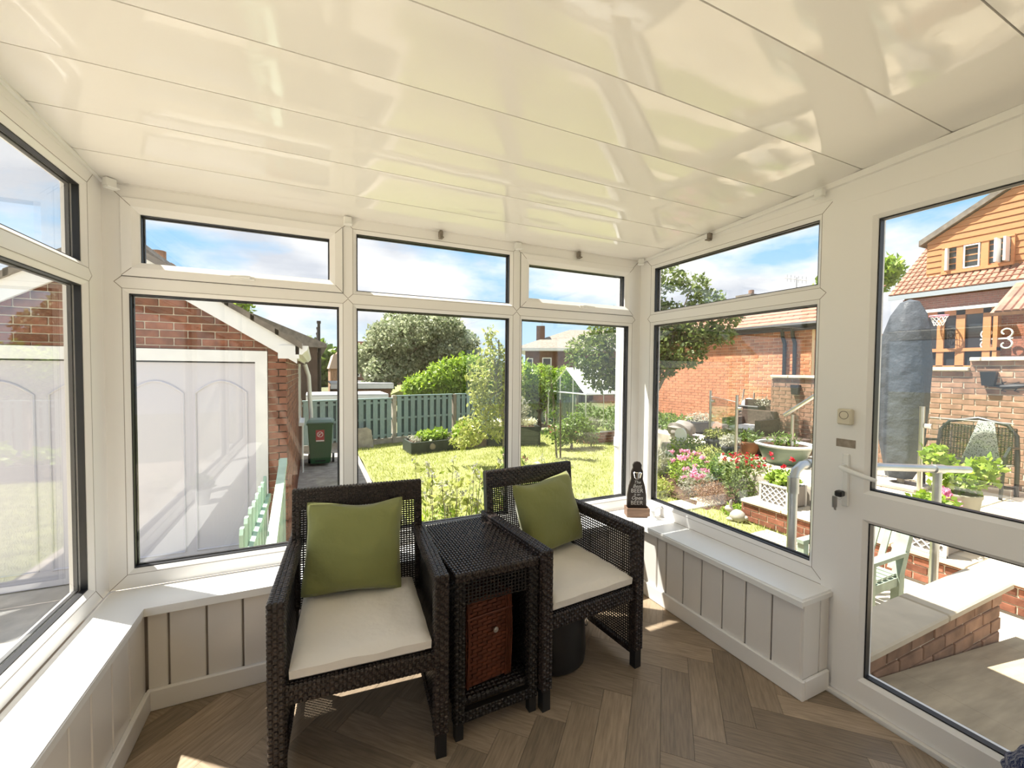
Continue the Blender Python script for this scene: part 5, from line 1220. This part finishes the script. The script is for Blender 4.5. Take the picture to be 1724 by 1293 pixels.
# rattan sofas
RATP = mat('faded brown rattan', (.085, .062, .05), .6, .3, var=(25, .25))
def seat_unit(lab, x, y, wdt, rz, tall):
    t = thing('garden_armchair', lab, 'armchair', (x, y, -.1), R_(rz), group='brown rattan seats on the patio')
    B('seat_base', RATP, (-wdt/2, -.34, .05), (wdt/2, .36, .32), t); B('backrest', RATP, (-wdt/2, .26, .30), (wdt/2, .38, tall), t)
    for s in (-1, 1): B('arm_rest', RATP, (s*wdt/2-.05, -.34, .05), (s*wdt/2+.05, .36, .58), t)
    MB().box((-wdt/2+.06, -.33, .325), (wdt/2-.06, .25, .44), bev=.03).done('seat_pad', CREAM, t, smooth=True)
seat_unit('brown rattan patio seat with a white pad left of the low table', 7.58, 5.42, .62, -82, .72)
seat_unit('brown rattan patio seat with a white pad against the retaining wall', 8.75, 6.05, .62, -60, .86)
ot = thing('rattan_footstool', 'low brown rattan table in front of the patio seats', 'table', (7.35, 4.62, -.1)); MB().box((-.30, -.28, .04), (.30, .28, .33), bev=.01).done('body', RATP, ot)
for sx in (-1, 1):
    for sy in (-1, 1): B('foot', BLACK, (sx*.25-.02, sy*.23-.02, 0), (sx*.25+.02, sy*.23+.02, .05), ot)
tc_ = thing('tool_caddy', 'dark basket of garden things with a white dome by the orange wall', 'basket', (9.0, 6.35, -.1))
MB().box((-.22, -.25, 0), (.22, .25, .72), bev=.02).done('caddy', BLACK, tc_); MB().lathe([(.16, 0), (.14, .08), (.07, .14), (0, .16)], (0, .12, .72), 16).done('dome', WHITE, tc_, smooth=True); leaves('greens', [((9.0, 6.15, .70), (.15, .15, .10), 160)], .05, L_SILV, tc_, 80)
MB().tube([(-.05, .30, .5), (-.02, .24, 1.08)], .02, 6).tube([(.05, .06, .5), (.05, .04, 1.0)], .02, 6).done('handles', GREYW, tc_)
# wooden bench through the lower door pane
gb = thing('garden_chair', 'weathered pale green slatted garden chair seen through the lower door pane', 'chair', (4.14, 2.03, -.63), R_(-90))
# local: x along the seat (world -Y), y back (world +X)
PGW = mat('weathered sage timber', (.26, .31, .25), .8, .2, var=(9, .2))
for q in (-1, 1):
    MB().prism([(-.24, 0), (-.17, 0), (-.17, .48), (-.24, .48)], q*.25-.028, q*.25+.028, Vector((0, 1, 0)), Vector((0, 0, 1)), Vector((1, 0, 0))).done('front_leg', PGW, gb)
    MB().prism([(.18, 0), (.26, 0), (.27, .34), (.42, .70), (.35, .70), (.19, .34)], q*.25-.028, q*.25+.028, Vector((0, 1, 0)), Vector((0, 0, 1)), Vector((1, 0, 0))).done('rear_leg', PGW, gb)
    B('arm_rest', PGW, (q*.25-.035, -.26, .48), (q*.25+.035, .30, .51), gb)
for k in range(6): B('seat_slat', PGW, (-.25, -.24+k*.08, .32), (.25, -.18+k*.08, .34), gb)
for k in range(6):
    x = -.20+k*.08; MB().prism([(.22, .36), (.24, .36), (.385, .66), (.365, .66)], x-.022, x+.022, Vector((0, 1, 0)), Vector((0, 0, 1)), Vector((1, 0, 0))).done('back_slat', PGW, gb)
B('top_rail', PGW, (-.29, .355, .65), (.29, .405, .72), gb); B('front_rail', PGW, (-.25, -.24, .25), (.25, -.21, .32), gb); B('side_rail', PGW, (.235, -.2, .24), (.265, .2, .31), gb); B('side_rail', PGW, (-.265, -.2, .24), (-.235, .2, .31), gb)
o = MB().lathe([(0, 0), (.13, 0), (.17, .12), (.16, .26), (.10, .33), (0, .35)], (3.15, 1.78, -.63), 20).done('dark_pot', mat('dark green glazed pot', (.05, .075, .065), .4), loc=(3.15, 1.78, -.63), smooth=True); tag(o, 'rounded dark green pot at the foot of the right window', 'pot')
# border planting
def clump(name, lab, cat, c, r, n, size, lm, seed, asp=.5, drop=-.3, shell=.2, flowers=None):
    t = thing(name, lab, cat, (c[0], c[1], c[2]-r[2])); leaves('foliage', [(c, r, n)], size, lm, t, seed, asp=asp, shell=shell, drop=drop)
    if flowers:
        fm, k, fs, pts = flowers; rr = random.Random(seed)
        bl = [((c[0]+rr.uniform(-1, 1)*r[0]*.8, c[1]+rr.uniform(-1, 1)*r[1]*.8, c[2]+r[2]*rr.uniform(.5, 1.05)), (fs, fs, fs*.7), 26) for _ in range(pts)]
        leaves('flower_heads', bl, fs*1.1, fm, t, seed+9, asp=.9, shell=.3)
    return t
clump('rose_bush', 'red rose bush beside the lattice planter', 'shrub', (5.85, 4.20, -.25), (.42, .34, .38), 2400, .05, L_DARK, 91, flowers=(L_RED, 0, .017, 46))
clump('pink_geranium', 'bright pink flowering clump in the middle of the border', 'flowers', (5.95, 5.30, -.34), (.46, .40, .28), 1900, .05, L_BRIGHT, 92, flowers=(L_PINK, 0, .036, 18))
clump('pale_pink_flowers', 'pale pink flowers in front of the bright pink clump', 'flowers', (5.62, 4.92, -.44), (.34, .26, .22), 1200, .045, L_SILV, 93, asp=.25, flowers=(L_PINK, 0, .03, 16))
clump('grassy_clump', 'loose straw coloured grassy clump at the left of the border', 'plant', (5.75, 6.1, -.32), (.42, .36, .30), 1300, .12, L_SILV, 94, asp=.10, drop=-1.2)
clump('golden_marjoram', 'low yellow green mound at the lawn edge of the border', 'plant', (5.05, 5.25, -.52), (.34, .26, .16), 900, .05, L_YEL, 95)
clump('border_shrub', 'yellow green leafy shrub behind the pink flowers', 'shrub', (6.5, 5.9, -.12), (.45, .40, .26), 1300, .065, L_BRIGHT, 96)
clump('heather_clump', 'dry brownish tuft in front of the red rose bush', 'plant', (5.50, 4.55, -.48), (.34, .26, .18), 1200, .05, L_BRN, 97, asp=.2)
clump('corner_flowers', 'small mauve flowers at the corner of the right window', 'flowers', (4.95, 5.75, -.50), (.26, .22, .16), 500, .05, L_MID, 98, flowers=(L_PINK, 0, .03, 6))
clump('leafy_border_plants', 'mixed green foliage filling the border in front of the big tub', 'plants', (6.35, 4.85, -.22), (.42, .34, .26), 1900, .055, L_MID, 103)
clump('trailing_plants', 'light green trailing foliage behind the pale pink flowers', 'plants', (6.55, 5.35, -.16), (.40, .34, .22), 1500, .055, L_YEL, 104)
clump('white_roses', 'cream flowered plant below the glass balustrade', 'flowers', (6.15, 4.72, -.25), (.22, .20, .22), 450, .05, L_MID, 99, flowers=(L_WHT, 0, .045, 9))
clump('rockery_plants', 'dark green rockery plants along the foot of the orange wall', 'plants', (8.6, 8.6, .0), (.7, 1.1, .26), 1800, .09, L_MID, 101)
clump('low_lawn_weeds', 'low weeds at the lawn edge beside the stone rabbit', 'plants', (5.35, 3.98, -.58), (.24, .16, .09), 500, .05, L_BRIGHT, 102)
def potted(name, lab, x, y, z, r, h, m, lm, seed, fh=.2):
    t = thing(name, lab, 'plant', (x, y, z)); MB().lathe([(0, 0), (r*.7, 0), (r*.95, h*.85), (r*1.05, h*.86), (r*1.05, h), (r*.9, h), (r*.88, h*.8), (0, h*.8)], (0, 0, 0), 20).done('pot', m, t, smooth=True)
    leaves('foliage', [((x, y, z+h+fh*.4), (r*1.2, r*1.2, fh*.6), 380)], .06, lm, t, seed, shell=.2)
TER = mat('terracotta', (.42, .19, .10), .8, var=(8, .2)); CHG = mat('charcoal pot', (.06, .065, .07), .5)
potted('potted_plant', 'dark pot with yellow green leaves below the first glass post', 6.70, 5.45, -.12, .20, .26, CHG, L_YEL, 111)
potted('potted_plant', 'terracotta bowl of greenery beside the patio seats', 7.0, 5.05, -.1, .22, .24, TER, L_MID, 112)
potted('potted_plant', 'small dark pot with silvery leaves beside the terracotta bowl', 6.55, 5.05, -.12, .15, .20, CHG, L_SILV, 113)
potted('potted_plant', 'grey trough of plants at the foot of the orange wall', 8.6, 7.45, -.1, .30, .26, CHG, L_SILV, 114)
dsc = thing('glass_disc', 'pale glass garden disc on a stake among the border plants', 'ornament', (6.35, 5.95, -.4)); MB().tube([(0, 0, 0), (0, 0, .42)], .008, 6).done('stake', STEEL, dsc)
MB().tube([(-.012, 0, .55), (.012, 0, .55)], .14, 24).done('disc', mat('pale frosted glass', (.75, .78, .70), .2), dsc, smooth=True)
stn = MB(); bmesh.ops.create_icosphere(stn.bm, subdivisions=3, radius=1)
for v in stn.bm.verts: v.co = Vector((v.co.x*.28, v.co.y*.30, v.co.z*.20))*(1+.12*math.sin(5*v.co.x*3+v.co.z*7))+Vector((7.75, 7.25, .02))
tag(stn.done('boulder', mat('grey stone', (.20, .18, .16), .9, var=(6, .25)), loc=(7.75, 7.25, -.15), smooth=True), 'rounded grey boulder behind the border', 'stone')
rab = thing('stone_rabbit', 'small grey stone rabbit at the edge of the border', 'statue', (5.12, 3.84, -.64), R_(20))
mb = MB()
def egg(mb, c, r, seg=14):
    q = bmesh.ops.create_uvsphere(mb.bm, u_segments=seg, v_segments=10, radius=1)
    for v in q['verts']: v.co = Vector((v.co.x*r[0]+c[0], v.co.y*r[1]+c[1], v.co.z*r[2]+c[2]))
egg(mb, (.0, -.03, .075), (.085, .10, .085)); egg(mb, (0, .08, .15), (.045, .055, .045)); egg(mb, (.0, -.13, .07), (.03, .03, .03)); egg(mb, (.05, .05, .025), (.025, .05, .025)); egg(mb, (-.05, .05, .025), (.025, .05, .025)); mb.done('rabbit_body', CONC, rab, smooth=True)
for s in (-1, 1): m2 = MB(); egg(m2, (s*.022, .06, .22), (.014, .012, .055)); m2.done('ear', CONC, rab, smooth=True)
# white downpipe just outside the back corner window
dp = thing('white_downpipe', 'white rain downpipe standing outside the right back corner window', 'pipe', (1.985, 2.42, -.62))
MB().tube([(1.985, 2.42, -.62), (1.985, 2.42, 2.10)], .034, 14).done('pipe', WPAINT, dp, world=True, smooth=True)
MB().tube([(1.985, 2.42, .82), (1.985, 2.42, .88)], .040, 14).done('pipe_collar', WPAINT, dp, world=True, smooth=True)

# ================================================================== FAR BUILDINGS
fb = thing('flats_building', 'brown brick flats with a shallow grey roof behind the greenhouse', 'building', (15.5, 25.6, -2.2), R_(-31.5))
FBK = mat('far brown brick', (.17, .095, .065), .9, .2, var=(3, .2)); 
B('wall', FBK, (-2.3, 0, 0), (9, 7, 5.0), fb); 
MB().prism([(-3.0, 4.95), (9.6, 4.95), (9.6, 5.15), (-3.0, 5.15)], -.6, 7.5).done('eaves', WPAINT, fb)
mb = MB(); v = [mb.bm.verts.new(c) for c in ((-3.0, -.6, 5.15), (9.6, -.6, 5.15), (9.6, 7.5, 5.15), (-3.0, 7.5, 5.15), (.8, 3.4, 6.75), (9.6, 3.4, 6.75))]
for f in ((0, 1, 5, 4), (3, 0, 4), (2, 3, 4, 5), (1, 2, 5), (0, 3, 2, 1)): mb.bm.faces.new([v[i] for i in f])
mb.done('roof', TILEG, fb)
for x0, x1, z0, z1 in ((-2.2, -1.75, 3.55, 4.45), (-1.1, -.45, 3.6, 4.5), (1.15, 1.55, 3.0, 4.6)):
    MB().ring(x0, z0, x1, z1, [(0, -.06), (.07, -.06), (.07, .02), (0, .02)]).done('window', WPAINT, fb); B('pane', DARK, (x0+.05, -.03, z0+.05), (x1-.05, -.01, z1-.05), fb)
B('balcony', mat('pale balcony panel', (.45, .47, .47), .6), (.2, -.8, 2.3), (5, -.72, 3.2), fb)
B('chimney', FBK, (-1.6, 1.2, 5.1), (-1.0, 1.8, 6.85), fb); MB().tube([(-1.2, 1.5, 6.8), (-1.2, 1.5, 8.0)], .02, 4).done('aerial', STEEL, fb)
MB().lathe([(0, 0), (.18, .04), (.28, .11)], (0, 0, 0), 14).done('satellite_dish', WHITE, fb, mtx=Matrix.Translation((1.9, -.35, 3.9)) @ Matrix.Rotation(R_(90), 4, 'X'))
th_ = thing('terraced_houses', 'row of dark brick terraced houses with flues behind the garage', 'building', (-3.6, 20, -2))
DBK = mat('dark brown brick', (.085, .055, .042), .9, .2, var=(3, .25))
B('wall', DBK, (-7, 16.2, -2), (.12, 30, 2.1), th_, world=True)
MB().prism([(-7.5, 2.1), (.42, 2.1), (.42, 2.22), (-3.4, 3.80), (-7.5, 2.3)], 15.9, 30.3).done('roof', TILEG, th_, world=True)
for y in (17.0, 19.5, 22.5, 26): MB().tube([(.18, y, 2.1), (.18, y, 3.1)], .05, 8).tube([(.18, y, 3.0), (.18, y, 3.1)], .07, 8).done('flue', BLACK, th_, world=True)
for y in (16.8, 20.5, 25): MB().tube([(.2, y, 2.1), (.2, y, -1)], .06, 6).done('downpipe', BLACK, th_, world=True)
def flat(lab, x0, x1, y0, y1, zt):
    t = thing('flat_roof_garage', lab, 'garage', ((x0+x1)/2, y0, -1.4)); B('wall', FBK, (x0+.1, y0+.1, -1.4), (x1-.1, y1, zt-.25), t, world=True); B('fascia', WPAINT, (x0, y0, zt-.22), (x1, y0+.1, zt-.04), t, world=True); B('roof', mat('pale flat roof felt', (.52, .52, .53), .7, var=(1.5, .25)), (x0, y0, zt-.04), (x1, y1, zt), t, world=True)
flat('nearest flat roofed garage behind the left of the teal fence', -.2, 2.05, 13.2, 15.0, .62); flat('farther flat roofed garage beyond the nearest one', .6, 3.0, 18.0, 22, .80)
fh = thing('distant_houses', 'distant row of brown brick houses below the blossom tree', 'building', (7, 46, -3))
B('wall', mat('distant brown brick', (.25, .15, .11), .9, var=(2, .2)), (2, 46, -3), (16, 52, 2.2), fh, world=True); MB().prism([(1.6, 2.2), (16.4, 2.2), (15, 4.2), (3, 4.2)], 45.6, 52).done('roof', TILE, fh, world=True)
for x in (3.4, 5.0, 6.8, 8.4, 10.2):
    for z in (-1.6, .6): MB().box((x, 45.9, z), (x+.9, 46.0, z+.9)).done('window', WPAINT, fh, world=True); B('pane', DARK, (x+.12, 45.87, z+.12), (x+.78, 45.9, z+.78), fh, world=True)
pk = thing('pink_gable_house', 'distant house with a pale tiled roof beside the mullion', 'house', (1.4, 40, -3)); B('wall', BRICKT, (1.25, 38, -3), (2.0, 44, 1.4), pk, world=True); MB().prism([(1.15, 1.4), (2.1, 1.4), (1.9, 2.6), (1.5, 2.6)], 37.8, 44).done('roof', mat('pale pink tiles', (.45, .33, .27), .9), pk, world=True)
bnk = thing('grass_bank', 'bright grassy bank under the blossom tree', 'grass', (6.6, 27, -1.2)); MB().prism([(3.6, -1.5), (9, -1.5), (9, .5), (5.2, .3), (4.2, -.1)], 26, 30).done('bank', LAWN, bnk, world=True)
car = thing('parked_car', 'small white parked car beyond the flat garage roofs', 'car', (4.2, 31, -1.2)); 
MB().prism([(-1.2, .3), (1.2, .3), (1.25, .8), (.7, .9), (.35, 1.3), (-.6, 1.3), (-1.0, .9), (-1.25, .85)], -.8, .8).done('car_body', WHITE, car); MB().prism([(-.55, .92), (.6, .92), (.32, 1.22), (-.5, 1.22)], -.82, .82).done('car_glass', DARK, car)
for x in (-.75, .75): MB().tube([(x, -.82, .3), (x, .82, .3)], .3, 12).done('wheel', BLACK, car)
MB().box((-3, -1.5, -.6), (3, 1.5, -.0)).done('hardstanding', CONC, car)
